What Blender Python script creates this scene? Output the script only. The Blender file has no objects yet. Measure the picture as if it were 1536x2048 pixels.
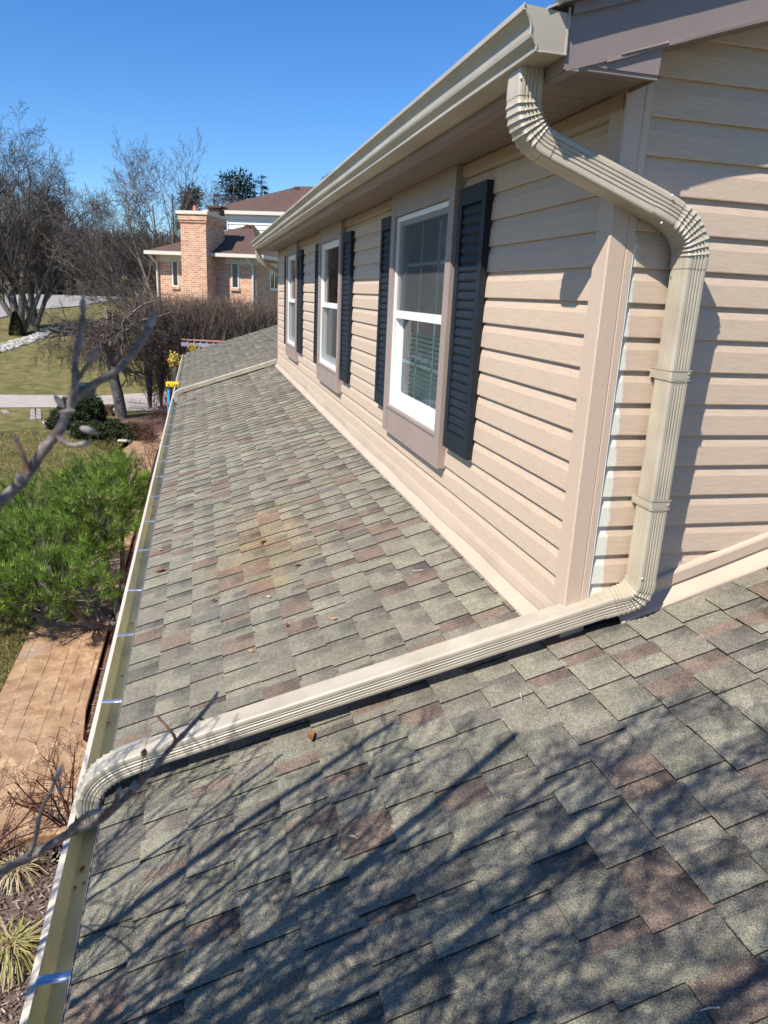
import bpy, math, random
import numpy as np
from mathutils import Vector, Matrix
R = math.radians
rnd = random.Random(7)
C = bpy.context.scene.collection
S = bpy.context.scene

# ------------------------------------------------------------------ camera
CAM = np.array([-1.21295, -2.13741, -0.54243]); YAW, PITCH, ROLL, FPX = 0.250899, -0.284536, 0.046457, 1468.25
def cam_axes():
    f = np.array([math.sin(YAW)*math.cos(PITCH), math.cos(YAW)*math.cos(PITCH), math.sin(PITCH)])
    r = np.cross(f, [0, 0, 1]); r /= np.linalg.norm(r); u = np.cross(r, f)
    return f, r*math.cos(ROLL)+u*math.sin(ROLL), -r*math.sin(ROLL)+u*math.cos(ROLL)
CF, CR, CU = cam_axes()
cd = bpy.data.cameras.new('camera'); cam = bpy.data.objects.new('camera', cd); C.objects.link(cam)
cd.sensor_fit = 'VERTICAL'; cd.sensor_height = 36; cd.lens = FPX*36/2048
cd.clip_start = 0.05; cd.clip_end = 2000
cd.dof.use_dof = True; cd.dof.focus_distance = 3.6; cd.dof.aperture_fstop = 9.0
cam.matrix_world = Matrix(((CR[0], CU[0], -CF[0], CAM[0]), (CR[1], CU[1], -CF[1], CAM[1]), (CR[2], CU[2], -CF[2], CAM[2]), (0, 0, 0, 1)))
S.camera = cam

# ------------------------------------------------------------------ light
SUN = np.array([-1.0, -0.68, 1.385]); SUN /= np.linalg.norm(SUN)
el = math.asin(SUN[2]); az = math.atan2(SUN[0], SUN[1])
w = bpy.data.worlds.new('World'); S.world = w; w.use_nodes = True
nt = w.node_tree; bg = nt.nodes['Background']; sk = nt.nodes.new('ShaderNodeTexSky')
sk.sky_type = 'NISHITA'; sk.sun_disc = False; sk.sun_elevation = el; sk.sun_rotation = az
sk.air_density = 1.0; sk.dust_density = 0.15; sk.ozone_density = 2.2; sk.altitude = 200
hs = nt.nodes.new('ShaderNodeHueSaturation'); hs.inputs['Saturation'].default_value = 1.28; nt.links.new(sk.outputs[0], hs.inputs['Color']); tn = nt.nodes.new('ShaderNodeMix'); tn.data_type = 'RGBA'; tn.blend_type = 'MULTIPLY'; tn.inputs[0].default_value = 1; tn.inputs[7].default_value = (.90, 1.12, 1.40, 1); nt.links.new(hs.outputs[0], tn.inputs[6]); nt.links.new(tn.outputs[2], bg.inputs[0]); bg.inputs[1].default_value = 0.082
sd = bpy.data.lights.new('sun', 'SUN'); sun = bpy.data.objects.new('sun', sd); C.objects.link(sun)
sd.energy = 5.0; sd.angle = R(0.55); sd.color = (1.0, 0.93, 0.84)
sun.rotation_euler = Vector(SUN).to_track_quat('Z', 'Y').to_euler()
S.view_settings.view_transform = 'Standard'; S.view_settings.look = 'None'
S.view_settings.exposure = 0.55; S.view_settings.gamma = 1; S.view_settings.use_curve_mapping = False
S.cycles.use_denoising = True
S.cycles.max_bounces = 8; S.cycles.transparent_max_bounces = 12

# ------------------------------------------------------------------ pixel helpers (photo pixels -> points at a known plane)
def ray(px, py): return CF + CR*(px-768)/FPX - CU*(py-1024)/FPX
def at(px, py, Y):
    d = ray(px, py); return CAM + d*((Y-CAM[1])/d[1])
def atdepth(px, py, t): return CAM + ray(px, py)*t
def proj(P):
    v = np.asarray(P, float)-CAM; z = v@CF
    return (768+FPX*(v@CR)/z, 1024-FPX*(v@CU)/z, z)

# ------------------------------------------------------------------ mesh builder
class MB:
    def __init__(s): s.v = []; s.f = []; s.c = []; s.cur = (1, 1, 1, 1)
    def face(s, pts, col=None):
        n = len(s.v); s.v += [tuple(map(float, p)) for p in pts]; s.f.append(tuple(range(n, n+len(pts)))); s.c.append(col or s.cur)
    def grid(s, rows, closed=False, col=None):
        n = len(s.v); m = len(rows[0])
        for r in rows: s.v += [tuple(map(float, p)) for p in r]
        for i in range(len(rows)-1):
            for j in range(m if closed else m-1):
                k = (j+1) % m
                s.f.append((n+i*m+j, n+i*m+k, n+(i+1)*m+k, n+(i+1)*m+j)); s.c.append(col or s.cur)
    def box(s, a, b, M=None, col=None):
        x0, y0, z0 = a; x1, y1, z1 = b
        p = [(x0, y0, z0), (x1, y0, z0), (x1, y1, z0), (x0, y1, z0), (x0, y0, z1), (x1, y0, z1), (x1, y1, z1), (x0, y1, z1)]
        if M: p = [M(q) for q in p]
        n = len(s.v); s.v += [tuple(map(float, q)) for q in p]
        for q in ((0, 3, 2, 1), (4, 5, 6, 7), (0, 1, 5, 4), (1, 2, 6, 5), (2, 3, 7, 6), (3, 0, 4, 7)):
            s.f.append(tuple(n+i for i in q)); s.c.append(col or s.cur)
    def tube(s, pts, rad, sides=4, col=None, cap=False):
        pts = np.asarray(pts, float); n0 = len(s.v); k = len(pts)
        d = np.gradient(pts, axis=0); d /= (np.linalg.norm(d, axis=1)[:, None]+1e-9)
        ref = np.array([0.31, 0.22, 0.93]) if abs(d[0][2]) < .9 else np.array([1.0, 0.1, 0])
        a = np.cross(d, ref); a /= (np.linalg.norm(a, axis=1)[:, None]+1e-9); b = np.cross(d, a)
        th = np.arange(sides)*2*math.pi/sides
        rad = np.broadcast_to(np.asarray(rad, float), (k,))
        ring = pts[:, None, :]+rad[:, None, None]*(a[:, None, :]*np.cos(th)[None, :, None]+b[:, None, :]*np.sin(th)[None, :, None])
        s.v += [tuple(p) for p in ring.reshape(-1, 3).tolist()]
        for i in range(k-1):
            for j in range(sides):
                q = (j+1) % sides
                s.f.append((n0+i*sides+j, n0+i*sides+q, n0+(i+1)*sides+q, n0+(i+1)*sides+j)); s.c.append(col or s.cur)
        if cap:
            s.f.append(tuple(n0+j for j in range(sides))); s.c.append(col or s.cur)
            s.f.append(tuple(n0+(k-1)*sides+j for j in range(sides))); s.c.append(col or s.cur)
    def blob(s, c, rx, ry, rz, nu=8, nv=5, jit=0.0, col=None, up=None):
        rows = []
        for i in range(nv+1):
            t = math.pi*i/nv; row = []
            for j in range(nu):
                a = 2*math.pi*j/nu; k = 1+rnd.uniform(-jit, jit)
                row.append((c[0]+rx*k*math.sin(t)*math.cos(a), c[1]+ry*k*math.sin(t)*math.sin(a), c[2]+rz*k*math.cos(t)))
            rows.append(row)
        s.grid(rows, True, col)
    def prism(s, poly, a, b, axis, col=None):
        """poly: list of 2-tuples in the plane perpendicular to axis; from a to b"""
        def P(q, t): return {0: (t, q[0], q[1]), 1: (q[0], t, q[1]), 2: (q[0], q[1], t)}[axis]
        n = len(poly); A = [P(q, a) for q in poly]; B = [P(q, b) for q in poly]
        s.face(A, col); s.face(B[::-1], col)
        for i in range(n): s.face([A[i], A[(i+1) % n], B[(i+1) % n], B[i]], col)
    def build(s, name, m, parent=None, smooth=False, color=False, inv=None, auto=None):
        me = bpy.data.meshes.new(name); V = np.array(s.v)
        if inv is not None: V = (V-inv[0])@inv[1]
        me.from_pydata(V.tolist(), [], s.f); me.update()
        uv = me.uv_layers.new(name='UVMap')
        nf = len(me.polygons); nrm = np.empty(nf*3); me.polygons.foreach_get('normal', nrm); nrm = np.abs(nrm.reshape(-1, 3))
        ax = nrm.argmax(1); tot = np.empty(nf, int); me.polygons.foreach_get('loop_total', tot)
        la = np.repeat(ax, tot); vi = np.empty(len(me.loops), int); me.loops.foreach_get('vertex_index', vi); P = V[vi]
        U = np.where(la == 0, P[:, 1], P[:, 0]); W = np.where(la == 2, P[:, 1], P[:, 2])
        uv.data.foreach_set('uv', np.stack([U, W], 1).ravel())
        if color:
            ca = me.color_attributes.new('Col', 'FLOAT_COLOR', 'CORNER')
            cc = []
            for c, t in zip(s.c, tot):
                if isinstance(c, list): cc += [tuple(q)+(1,) for q in c]
                else: cc += [(tuple(c)+(1,))[:4]]*int(t)
            ca.data.foreach_set('color', np.array(cc, float).ravel())
        if smooth: me.polygons.foreach_set('use_smooth', [True]*nf)
        me.materials.append(m)
        if auto: me.set_sharp_from_angle(angle=R(auto))
        o = bpy.data.objects.new(name, me); C.objects.link(o)
        if parent: o.parent = parent
        return o
def tag(o, label=None, cat=None, group=None, kind=None):
    if label: o['label'] = label
    if cat: o['category'] = cat
    if group: o['group'] = group
    if kind: o['kind'] = kind
    return o
def thing(name, label, cat, loc=(0, 0, 0), group=None):
    o = bpy.data.objects.new(name, None); C.objects.link(o); o.location = loc; o.empty_display_size = .1
    return tag(o, label, cat, group)
def part(mb, name, m, parent, **k):
    o = mb.build(name, m, None, **k); o.parent = parent
    lx = parent
    off = Vector((0, 0, 0))
    while lx: off += lx.location; lx = lx.parent
    o.location = -off
    return o

# ------------------------------------------------------------------ materials
def mat(name, col, rough=.6, col2=None, nscale=8, bump=0, bscale=40, stretch=None, metal=0, attr=False, spec=.5, detail=4, nfac=1.0, coat=0):
    m = bpy.data.materials.new(name); m.use_nodes = True; t = m.node_tree; N = t.nodes; L = t.links
    b = N['Principled BSDF']; b.inputs['Roughness'].default_value = rough; b.inputs['Metallic'].default_value = metal
    b.inputs['Specular IOR Level'].default_value = spec; b.inputs['Coat Weight'].default_value = coat
    tc = N.new('ShaderNodeTexCoord'); mp = N.new('ShaderNodeMapping'); L.new(tc.outputs['UV' if stretch else 'Object'], mp.inputs[0])
    if stretch: mp.inputs['Scale'].default_value = stretch
    src = None
    if col2:
        n = N.new('ShaderNodeTexNoise'); n.inputs['Scale'].default_value = nscale; n.inputs['Detail'].default_value = detail; L.new(mp.outputs[0], n.inputs[0])
        r = N.new('ShaderNodeMapRange'); r.inputs[1].default_value = .32; r.inputs[2].default_value = .68; L.new(n.outputs[0], r.inputs[0])
        mx = N.new('ShaderNodeMix'); mx.data_type = 'RGBA'; mx.inputs[6].default_value = (*col, 1); mx.inputs[7].default_value = (*col2, 1); L.new(r.outputs[0], mx.inputs[0]); src = mx.outputs[2]
    if attr:
        a = N.new('ShaderNodeVertexColor'); a.layer_name = 'Col'
        if src:
            mm = N.new('ShaderNodeMix'); mm.data_type = 'RGBA'; mm.blend_type = 'MULTIPLY'; mm.inputs[0].default_value = nfac; L.new(a.outputs[0], mm.inputs[6]); L.new(src, mm.inputs[7]); src = mm.outputs[2]
        else: src = a.outputs[0]
    if src: L.new(src, b.inputs['Base Color'])
    else: b.inputs['Base Color'].default_value = (*col, 1)
    if bump:
        n2 = N.new('ShaderNodeTexNoise'); n2.inputs['Scale'].default_value = bscale; n2.inputs['Detail'].default_value = 5; L.new(mp.outputs[0], n2.inputs[0])
        bp = N.new('ShaderNodeBump'); bp.inputs['Distance'].default_value = bump; L.new(n2.outputs[0], bp.inputs['Height']); L.new(bp.outputs[0], b.inputs['Normal'])
    return m
def nodes(m): return m.node_tree.nodes, m.node_tree.links, m.node_tree.nodes['Principled BSDF']

GUT = mat('gutter_paint', (.37, .33, .26), .38, (.46, .415, .33), 4, .0006, 9)
GUTIN = mat('gutter_inside', (.66, .58, .30), .45, (.52, .46, .24), 5)
DSP = mat('downspout_paint', (.37, .325, .25), .36, (.48, .43, .335), 7, .0012, 10, detail=7)
MAUVE = mat('brown_trim', (.30, .235, .205), .5, (.33, .26, .23), 5, .0006, 30)
FASC = mat('fascia_trim', (.235, .185, .165), .45, (.26, .205, .185), 4, .0015, 8)
SOFF = mat('soffit_vinyl', (.24, .185, .155), .6)
NAVY = mat('navy_shutter', (.007, .012, .019), .6, (.011, .017, .026), 10, .0006, 60, spec=.35)
VINYL = mat('white_vinyl', (.78, .79, .78), .35)
FLASH = mat('tan_flashing', (.54, .425, .325), .42, (.46, .36, .275), 3.5, .002, 6)
STEEL = mat('galvanised_steel', (.62, .66, .72), .28, (.5, .55, .62), 14, metal=.85)
DRIP = mat('drip_edge', (.40, .44, .48), .5)
DARKIN = mat('dark_interior', (.02, .022, .022), .9)

def siding_mat():
    m = mat('vinyl_siding', (.54, .42, .31), .5, (.615, .48, .36), 1.3, .002, 9, stretch=(9, 95, 1))
    N, L, b = nodes(m)
    # unfaded pale strip beside the corner post on the gable wall
    g = N.new('ShaderNodeNewGeometry'); sx = N.new('ShaderNodeSeparateXYZ'); L.new(g.outputs['Position'], sx.inputs[0])
    n = N.new('ShaderNodeTexNoise'); n.inputs['Scale'].default_value = 45; n.inputs['Detail'].default_value = 6; L.new(g.outputs['Position'], n.inputs[0])
    ma = N.new('ShaderNodeMath'); ma.operation = 'MULTIPLY_ADD'; L.new(n.outputs[0], ma.inputs[0]); ma.inputs[1].default_value = .024; L.new(sx.outputs[0], ma.inputs[2])
    # edge drifts outwards lower down
    mz = N.new('ShaderNodeMath'); mz.operation = 'MULTIPLY_ADD'; L.new(sx.outputs[2], mz.inputs[0]); mz.inputs[1].default_value = .036; L.new(ma.outputs[0], mz.inputs[2])
    lt = N.new('ShaderNodeMapRange'); lt.inputs[1].default_value = .098; lt.inputs[2].default_value = .0925; L.new(mz.outputs[0], lt.inputs[0])
    yl = N.new('ShaderNodeMath'); yl.operation = 'LESS_THAN'; L.new(sx.outputs[1], yl.inputs[0]); yl.inputs[1].default_value = .03
    zl = N.new('ShaderNodeMath'); zl.operation = 'LESS_THAN'; L.new(sx.outputs[2], zl.inputs[0]); zl.inputs[1].default_value = -.33
    x0 = N.new('ShaderNodeMath'); x0.operation = 'GREATER_THAN'; L.new(sx.outputs[0], x0.inputs[0]); x0.inputs[1].default_value = .03
    p = lt.outputs[0]
    for q in (yl, zl, x0):
        k = N.new('ShaderNodeMath'); k.operation = 'MULTIPLY'; L.new(p, k.inputs[0]); L.new(q.outputs[0], k.inputs[1]); p = k.outputs[0]
    old = b.inputs['Base Color'].links[0].from_socket
    mx = N.new('ShaderNodeMix'); mx.data_type = 'RGBA'; L.new(p, mx.inputs[0]); L.new(old, mx.inputs[6]); mx.inputs[7].default_value = (.70, .69, .60, 1)
    L.new(mx.outputs[2], b.inputs['Base Color'])
    return m
SIDE = siding_mat()
POST = mat('vinyl_post', (.545, .42, .32), .45, (.57, .445, .34), 1.2, .0009, 8, stretch=(160, 9, 1))

def shingle_mat():
    m = mat('asphalt_granules', (.42, .42, .41), .92, (2.0, 1.98, 1.88), 360, .004, 300, attr=True, spec=.25, detail=2)
    N, L, b = nodes(m)
    old = b.inputs['Base Color'].links[0].from_socket
    g = N.new('ShaderNodeNewGeometry')
    # broad weathering
    n = N.new('ShaderNodeTexNoise'); n.inputs['Scale'].default_value = 5; n.inputs['Detail'].default_value = 5; L.new(g.outputs['Position'], n.inputs[0])
    r = N.new('ShaderNodeMapRange'); r.inputs[1].default_value = .3; r.inputs[2].default_value = .7; r.inputs[3].default_value = .82; r.inputs[4].default_value = 1.15; L.new(n.outputs[0], r.inputs[0])
    mm = N.new('ShaderNodeMix'); mm.data_type = 'RGBA'; mm.blend_type = 'MULTIPLY'; mm.inputs[0].default_value = 1; L.new(old, mm.inputs[6]); L.new(r.outputs[0], mm.inputs[7])
    nm = N.new('ShaderNodeTexNoise'); nm.inputs['Scale'].default_value = 55; nm.inputs['Detail'].default_value = 4; L.new(g.outputs['Position'], nm.inputs[0])
    rm_ = N.new('ShaderNodeMapRange'); rm_.inputs[1].default_value = .3; rm_.inputs[2].default_value = .7; rm_.inputs[3].default_value = .82; rm_.inputs[4].default_value = 1.16; L.new(nm.outputs[0], rm_.inputs[0])
    m4 = N.new('ShaderNodeMath'); m4.operation = 'MULTIPLY'; L.new(r.outputs[0], m4.inputs[0]); L.new(rm_.outputs[0], m4.inputs[1]); L.new(m4.outputs[0], mm.inputs[7])
    # rusty stain left by a puddle of leaves
    sx = N.new('ShaderNodeVectorMath'); sx.operation = 'SUBTRACT'; L.new(g.outputs['Position'], sx.inputs[0]); sx.inputs[1].default_value = (-.86, 2.0, -1.96)
    sc = N.new('ShaderNodeVectorMath'); sc.operation = 'MULTIPLY'; L.new(sx.outputs[0], sc.inputs[0]); sc.inputs[1].default_value = (2.3, .95, 0)
    ln = N.new('ShaderNodeVectorMath'); ln.operation = 'LENGTH'; L.new(sc.outputs[0], ln.inputs[0])
    n2 = N.new('ShaderNodeTexNoise'); n2.inputs['Scale'].default_value = 7; n2.inputs['Detail'].default_value = 6; L.new(g.outputs['Position'], n2.inputs[0])
    ad = N.new('ShaderNodeMath'); ad.operation = 'MULTIPLY_ADD'; L.new(n2.outputs[0], ad.inputs[0]); ad.inputs[1].default_value = 1.5; L.new(ln.outputs['Value'], ad.inputs[2])
    mr = N.new('ShaderNodeMapRange'); mr.inputs[1].default_value = .75; mr.inputs[2].default_value = 1.6; mr.inputs[3].default_value = .55; mr.inputs[4].default_value = 0; L.new(ad.outputs[0], mr.inputs[0])
    mx = N.new('ShaderNodeMix'); mx.data_type = 'RGBA'; mx.blend_type = 'MULTIPLY'; L.new(mr.outputs[0], mx.inputs[0]); L.new(mm.outputs[2], mx.inputs[6]); mx.inputs[7].default_value = (1.42, 1.03, .56, 1)
    sp = N.new('ShaderNodeTexVoronoi'); sp.inputs['Scale'].default_value = 210; L.new(g.outputs['Position'], sp.inputs[0])
    sr = N.new('ShaderNodeMapRange'); sr.inputs[1].default_value = .17; sr.inputs[2].default_value = .10; L.new(sp.outputs['Distance'], sr.inputs[0])
    m5 = N.new('ShaderNodeMix'); m5.data_type = 'RGBA'; L.new(sr.outputs[0], m5.inputs[0]); L.new(mx.outputs[2], m5.inputs[6]); m5.inputs[7].default_value = (.62, .58, .46, 1)
    L.new(m5.outputs[2], b.inputs['Base Color'])
    return m
SHING = shingle_mat()

def glass_mat(name, tint, refl=1.0):
    m = bpy.data.materials.new(name); m.use_nodes = True; N = m.node_tree.nodes; L = m.node_tree.links
    N.remove(N['Principled BSDF']); out = N['Material Output']
    tr = N.new('ShaderNodeBsdfTransparent'); tr.inputs[0].default_value = (*tint, 1)
    gl = N.new('ShaderNodeBsdfGlossy'); gl.inputs['Roughness'].default_value = .015; gl.inputs[0].default_value = (refl, refl, refl, 1)
    fr = N.new('ShaderNodeFresnel'); fr.inputs[0].default_value = 1.38
    mx = N.new('ShaderNodeMixShader'); L.new(fr.outputs[0], mx.inputs[0]); L.new(tr.outputs[0], mx.inputs[1]); L.new(gl.outputs[0], mx.inputs[2]); L.new(mx.outputs[0], out.inputs[0])
    return m
GLASS = glass_mat('window_glass', (.86, .95, .88))
def screen_mat():
    m = bpy.data.materials.new('insect_screen'); m.use_nodes = True; N = m.node_tree.nodes; L = m.node_tree.links
    b = N['Principled BSDF']; b.inputs['Base Color'].default_value = (.10, .11, .115, 1); b.inputs['Roughness'].default_value = .6
    tr = N.new('ShaderNodeBsdfTransparent'); mx = N.new('ShaderNodeMixShader'); mx.inputs[0].default_value = .5
    L.new(tr.outputs[0], mx.inputs[1]); L.new(b.outputs[0], mx.inputs[2]); L.new(mx.outputs[0], N['Material Output'].inputs[0])
    return m
SCREEN = screen_mat()

# ================================================================== THE HOUSE
D = .105; L_ = 9.888
ZR = -1.9134*.875; SL = .335
def zroof(x): return ZR+SL*x
house = thing('house', 'tan vinyl-sided two-storey house with navy shutters above a shingled lower roof', 'house', (0, 5, -4.9))

# ---- lower roof shingles
COL = [((.19, .18, .141), 44), ((.178, .162, .133), 28), ((.165, .125, .10), 13), ((.132, .122, .105), 13), ((.17, .162, .128), 20)]
def pick():
    t = rnd.random()*sum(c[1] for c in COL)
    for c, wgt in COL:
        t -= wgt
        if t <= 0:
            k = rnd.uniform(.88, 1.1); return (c[0]*k, c[1]*k, c[2]*k)
    return COL[0][0]
EAVE = -1.553; EX = .1356
nv = np.array([-SL, 0, 1.]); nv /= np.linalg.norm(nv)
def RP(x, y, h): return (x+nv[0]*h, y, zroof(x)+nv[2]*h)
def shingles(mb, k0, k1, y0, y1):
    for k in range(k0, k1):
        xa = EAVE+k*EX; xb = xa+EX
        y = y0-rnd.uniform(0, .3); up = rnd.random() < .5
        while y < y1:
            wd = rnd.uniform(.075, .145) if up else rnd.uniform(.04, .10)
            ye = min(y+wd, y1); ys = max(y, y0)
            if ye > ys+.004:
                h0 = .0112 if up else .0052; h1 = .0056 if up else .001
                ja = rnd.uniform(-.002, .002)
                nz = 1 if wd < .08 else rnd.choice((1, 1, 2)); c = pick(); zones = []; e0 = ys
                for i in range(nz):
                    e1 = ye if i == nz-1 else ys+(ye-ys)*(i+rnd.uniform(.7, 1.3))/nz
                    zones.append((e0, e1, c)); e0 = e1
                    if rnd.random() < .75: c = pick()
                cols = []  # (y, colour)
                for i, (a, b, c) in enumerate(zones):
                    cols.append((a+(.006 if i else 0), c)); cols.append((b-(.006 if i < nz-1 else 0), c))
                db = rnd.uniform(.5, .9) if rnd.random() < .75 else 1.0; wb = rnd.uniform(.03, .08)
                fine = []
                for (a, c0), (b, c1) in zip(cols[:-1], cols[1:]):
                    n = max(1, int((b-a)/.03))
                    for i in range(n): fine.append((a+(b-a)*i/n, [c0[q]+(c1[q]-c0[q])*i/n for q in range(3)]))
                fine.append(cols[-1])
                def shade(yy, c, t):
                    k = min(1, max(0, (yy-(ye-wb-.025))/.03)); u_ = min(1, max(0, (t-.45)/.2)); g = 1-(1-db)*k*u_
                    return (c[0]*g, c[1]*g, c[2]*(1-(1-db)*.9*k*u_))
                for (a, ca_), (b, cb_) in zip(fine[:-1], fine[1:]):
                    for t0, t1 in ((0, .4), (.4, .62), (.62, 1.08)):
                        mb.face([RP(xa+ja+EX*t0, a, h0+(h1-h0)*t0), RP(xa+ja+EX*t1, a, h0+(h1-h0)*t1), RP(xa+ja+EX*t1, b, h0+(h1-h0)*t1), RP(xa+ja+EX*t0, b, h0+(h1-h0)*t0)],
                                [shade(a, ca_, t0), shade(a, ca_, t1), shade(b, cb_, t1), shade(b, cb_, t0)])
                j0 = rnd.uniform(-.0012, .0012)
                mb.face([RP(xa+ja, ys, h0), RP(xa+ja, ye, h0), RP(xa+ja+.001, ye, -.002), RP(xa+ja+.001, ys, -.002)], (.02, .019, .018))
                if up:
                    for yy in (ys, ye):
                        mb.face([RP(xa+ja, yy, h0), RP(xb+.012, yy, h1), RP(xb+.012, yy, -.002), RP(xa+ja, yy, -.002)], (.03, .03, .03))
            y += wd
            up = not up if rnd.random() < .93 else up
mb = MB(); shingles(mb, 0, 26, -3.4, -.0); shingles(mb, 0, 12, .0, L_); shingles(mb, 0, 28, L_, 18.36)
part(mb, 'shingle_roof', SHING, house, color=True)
mb = MB()
poly = [(EAVE+.012, zroof(EAVE)-.004), (3.0, zroof(3.0)-.004), (3.0, zroof(3)-.1), (EAVE+.012, zroof(EAVE)-.03)]
mb.prism(poly, -3.4, 18.34, 1); part(mb, 'roof_deck', mat('roof_deck', (.12, .10, .08), .9), house)
# far rake trim and lower walls
mb = MB(); mb.prism([(EAVE-.01, zroof(EAVE)-.02), (2.5, zroof(2.5)-.02), (2.5, zroof(2.5)-.16), (EAVE-.01, zroof(EAVE)-.16)], 18.341, 18.37, 1)
part(mb, 'rake_board', FASC, house)
mb = MB(); mb.box((-1.2, -3.4, -4.95), (-1.1, 18.0, -2.36)); mb.prism([(-1.1, -4.95), (4, -4.95), (4, zroof(3)-.15), (3, zroof(3)-.15), (-1.1, zroof(-1.1)-.15)], 17.9, 18.0, 1); part(mb, 'lower_wall', mat('lower_brick', (.35, .2, .14), .8, (.28, .16, .11), 20), house)
mb = MB(); mb.box((-1.55, -3.4, -2.36), (-1.2, 18.3, -2.345)); part(mb, 'lower_soffit', SOFF, house)
mb = MB(); mb.box((-1.566, -3.4, -2.37), (-1.545, 18.36, -2.215)); part(mb, 'lower_fascia', FASC, house)

# ---- siding
ST = .0138
def siding(mb, axis, a, b, i0, i1, zlo=None, ztop=None, slope=None, n=1, wob=0):
    """courses whose butts lie at z=-i*D; axis 1: long wall (face -x), axis 0: gable (face -y)"""
    for i in range(i0, i1):
        z0 = -i*D; z1 = z0+D
        prof = [(.0, z0), (.0012, z0+.004), (-.0028+.006, z0+.068), (ST, z0+D+.004)]
        prof = [(ST+.002, z0+.001), (0., z0), (-.001, z0+.003), (.0022, z0+.067), (ST, z1+.002)]
        st = []
        for k in range(n+1):
            t = a+(b-a)*k/n; wv = wob*math.sin(t*2.3+i*.9)*.5+wob*math.sin(t*5.1+i)*.3
            row = []
            for (o, z) in prof:
                zz = z+wv
                row.append((o, t, zz) if axis == 1 else (t, o, zz))
            st.append(row)
        # separate strips for crisp creases
        for q in range(len(prof)-1):
            g = [[r[q] for r in st], [r[q+1] for r in st]]
            mb.grid(g if axis == 1 else g)
mb = MB(); siding(mb, 0, .075, 3.2, -9, 16, n=14, wob=.0008)
part(mb, 'gable_siding', SIDE, house)
# bottom course and starter of the long wall (wavy bulge), flashing
def strip(mb, secs, ys):
    rows = []
    for y in ys: rows.append([(x, y, z) for x, z in secs(y)])
    for q in range(len(rows[0])-1): mb.grid([[r[q] for r in rows], [r[q+1] for r in rows]])
mb = MB()
def sec1(y):
    wv = .004*math.sin(y*3.1)+.003*math.sin(y*7.7+1)
    return [(.003, -1.565), (-.004+wv*.3, -1.578), (-.010+wv*.4, -1.60+wv*.5), (-.014+wv, -1.632), (-.010+wv, -1.640), (-.016+wv*.7, -1.648), (-.046+wv*.3, zroof(-.046)+.022), (-.052, zroof(-.05)+.016), (-.051, zroof(-.05)+.002)]
strip(mb, sec1, np.linspace(.015, L_+.02, 150))
part(mb, 'wall_flashing', FLASH, house, smooth=True, auto=25)
mb = MB()
rows = []
for k in range(40):
    x = .19+k*.085; zr = zroof(x); wv = .0015*math.sin(x*9)
    rows.append([(x, .006, zr+.112), (x, -.014+wv, zr+.108), (x, -.018+wv, zr+.100), (x, -.018+wv, zr+.062), (x, -.012, zr+.056), (x, -.014, zr+.048), (x, -.058+wv, zr+.020), (x, -.062, zr+.014), (x, -.061, zr+.002)])
for q in range(8): mb.grid([[r[q] for r in rows], [r[q+1] for r in rows]])
part(mb, 'gable_flashing', FLASH, house)
# ---- corner posts
def corner_post(mb, x, y, sx, sy, z0, z1, w1=.08, w2=.077):
    def q(px, py): return (x+sx*px, y+sy*py)
    pr = [(.012, w2), (-.006, w2), (-.006, -.002), (-.002, -.006), (.052, -.006), (.055, -.003), (.058, -.006), (w1, -.006), (w1, .012)]
    A = [(*q(a, b), z0) for a, b in pr]; B = [(*q(a, b), z1) for a, b in pr]
    for i in range(len(pr)-1): mb.face([A[i], A[i+1], B[i+1], B[i]])
mb = MB(); corner_post(mb, 0, 0, 1, 1, -1.69, .1); part(mb, 'corner_post', POST, house)
mb = MB(); corner_post(mb, 0, L_, 1, -1, -1.69, .1); part(mb, 'corner_post', POST, house)
# pale caulk line at the post's gable edge
mb = MB(); mb.tube([(.0825, -.004, z) for z in np.linspace(-1.6, -.36, 30)], [.0016+.0006*rnd.random() for _ in range(30)], 4); part(mb, 'caulk_line', mat('caulk', (.75, .74, .68), .6), house)

# ---- upper soffit, fascia, rake
mb = MB()
zs = .060
y = -.15
while y < L_+.15:
    e = min(y+.099, L_+.15)
    mb.face([(-.268, y, zs), (-.268, e-.006, zs), (.02, e-.006, zs), (.02, y, zs)])
    mb.face([(-.268, e-.006, zs), (-.268, e-.005, zs+.006), (.02, e-.005, zs+.006), (.02, e-.006, zs)])
    mb.face([(-.268, e-.005, zs+.006), (-.268, e, zs), (.02, e, zs), (.02, e-.005, zs+.006)])
    y = e
sm = mat('soffit_perforated', (.30, .235, .195), .6)
N, Lk, b = nodes(sm)
tc = N.new('ShaderNodeTexCoord'); vo = N.new('ShaderNodeTexVoronoi'); vo.inputs['Randomness'].default_value = 0; vo.inputs['Scale'].default_value = 110; Lk.new(tc.outputs['Object'], vo.inputs[0])
rg = N.new('ShaderNodeMapRange'); rg.inputs[1].default_value = .12; rg.inputs[2].default_value = .24; rg.inputs[3].default_value = .35; rg.inputs[4].default_value = 1; Lk.new(vo.outputs[0], rg.inputs[0])
mx = N.new('ShaderNodeMix'); mx.data_type = 'RGBA'; mx.blend_type = 'MULTIPLY'; mx.inputs[0].default_value = 1; mx.inputs[6].default_value = (.21, .165, .14, 1); Lk.new(rg.outputs[0], mx.inputs[7]); Lk.new(mx.outputs[2], b.inputs['Base Color'])
part(mb, 'soffit', sm, house)
mb = MB(); mb.box((-.276, -.15, .046), (-.264, L_+.15, .19)); mb.box((-.268, -.15, .044), (-.235, L_+.15, .054))
for yy in (3.05, 6.1): mb.box((-.279, yy, .042), (-.23, yy+.012, .058))
part(mb, 'fascia', FASC, house)
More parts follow.
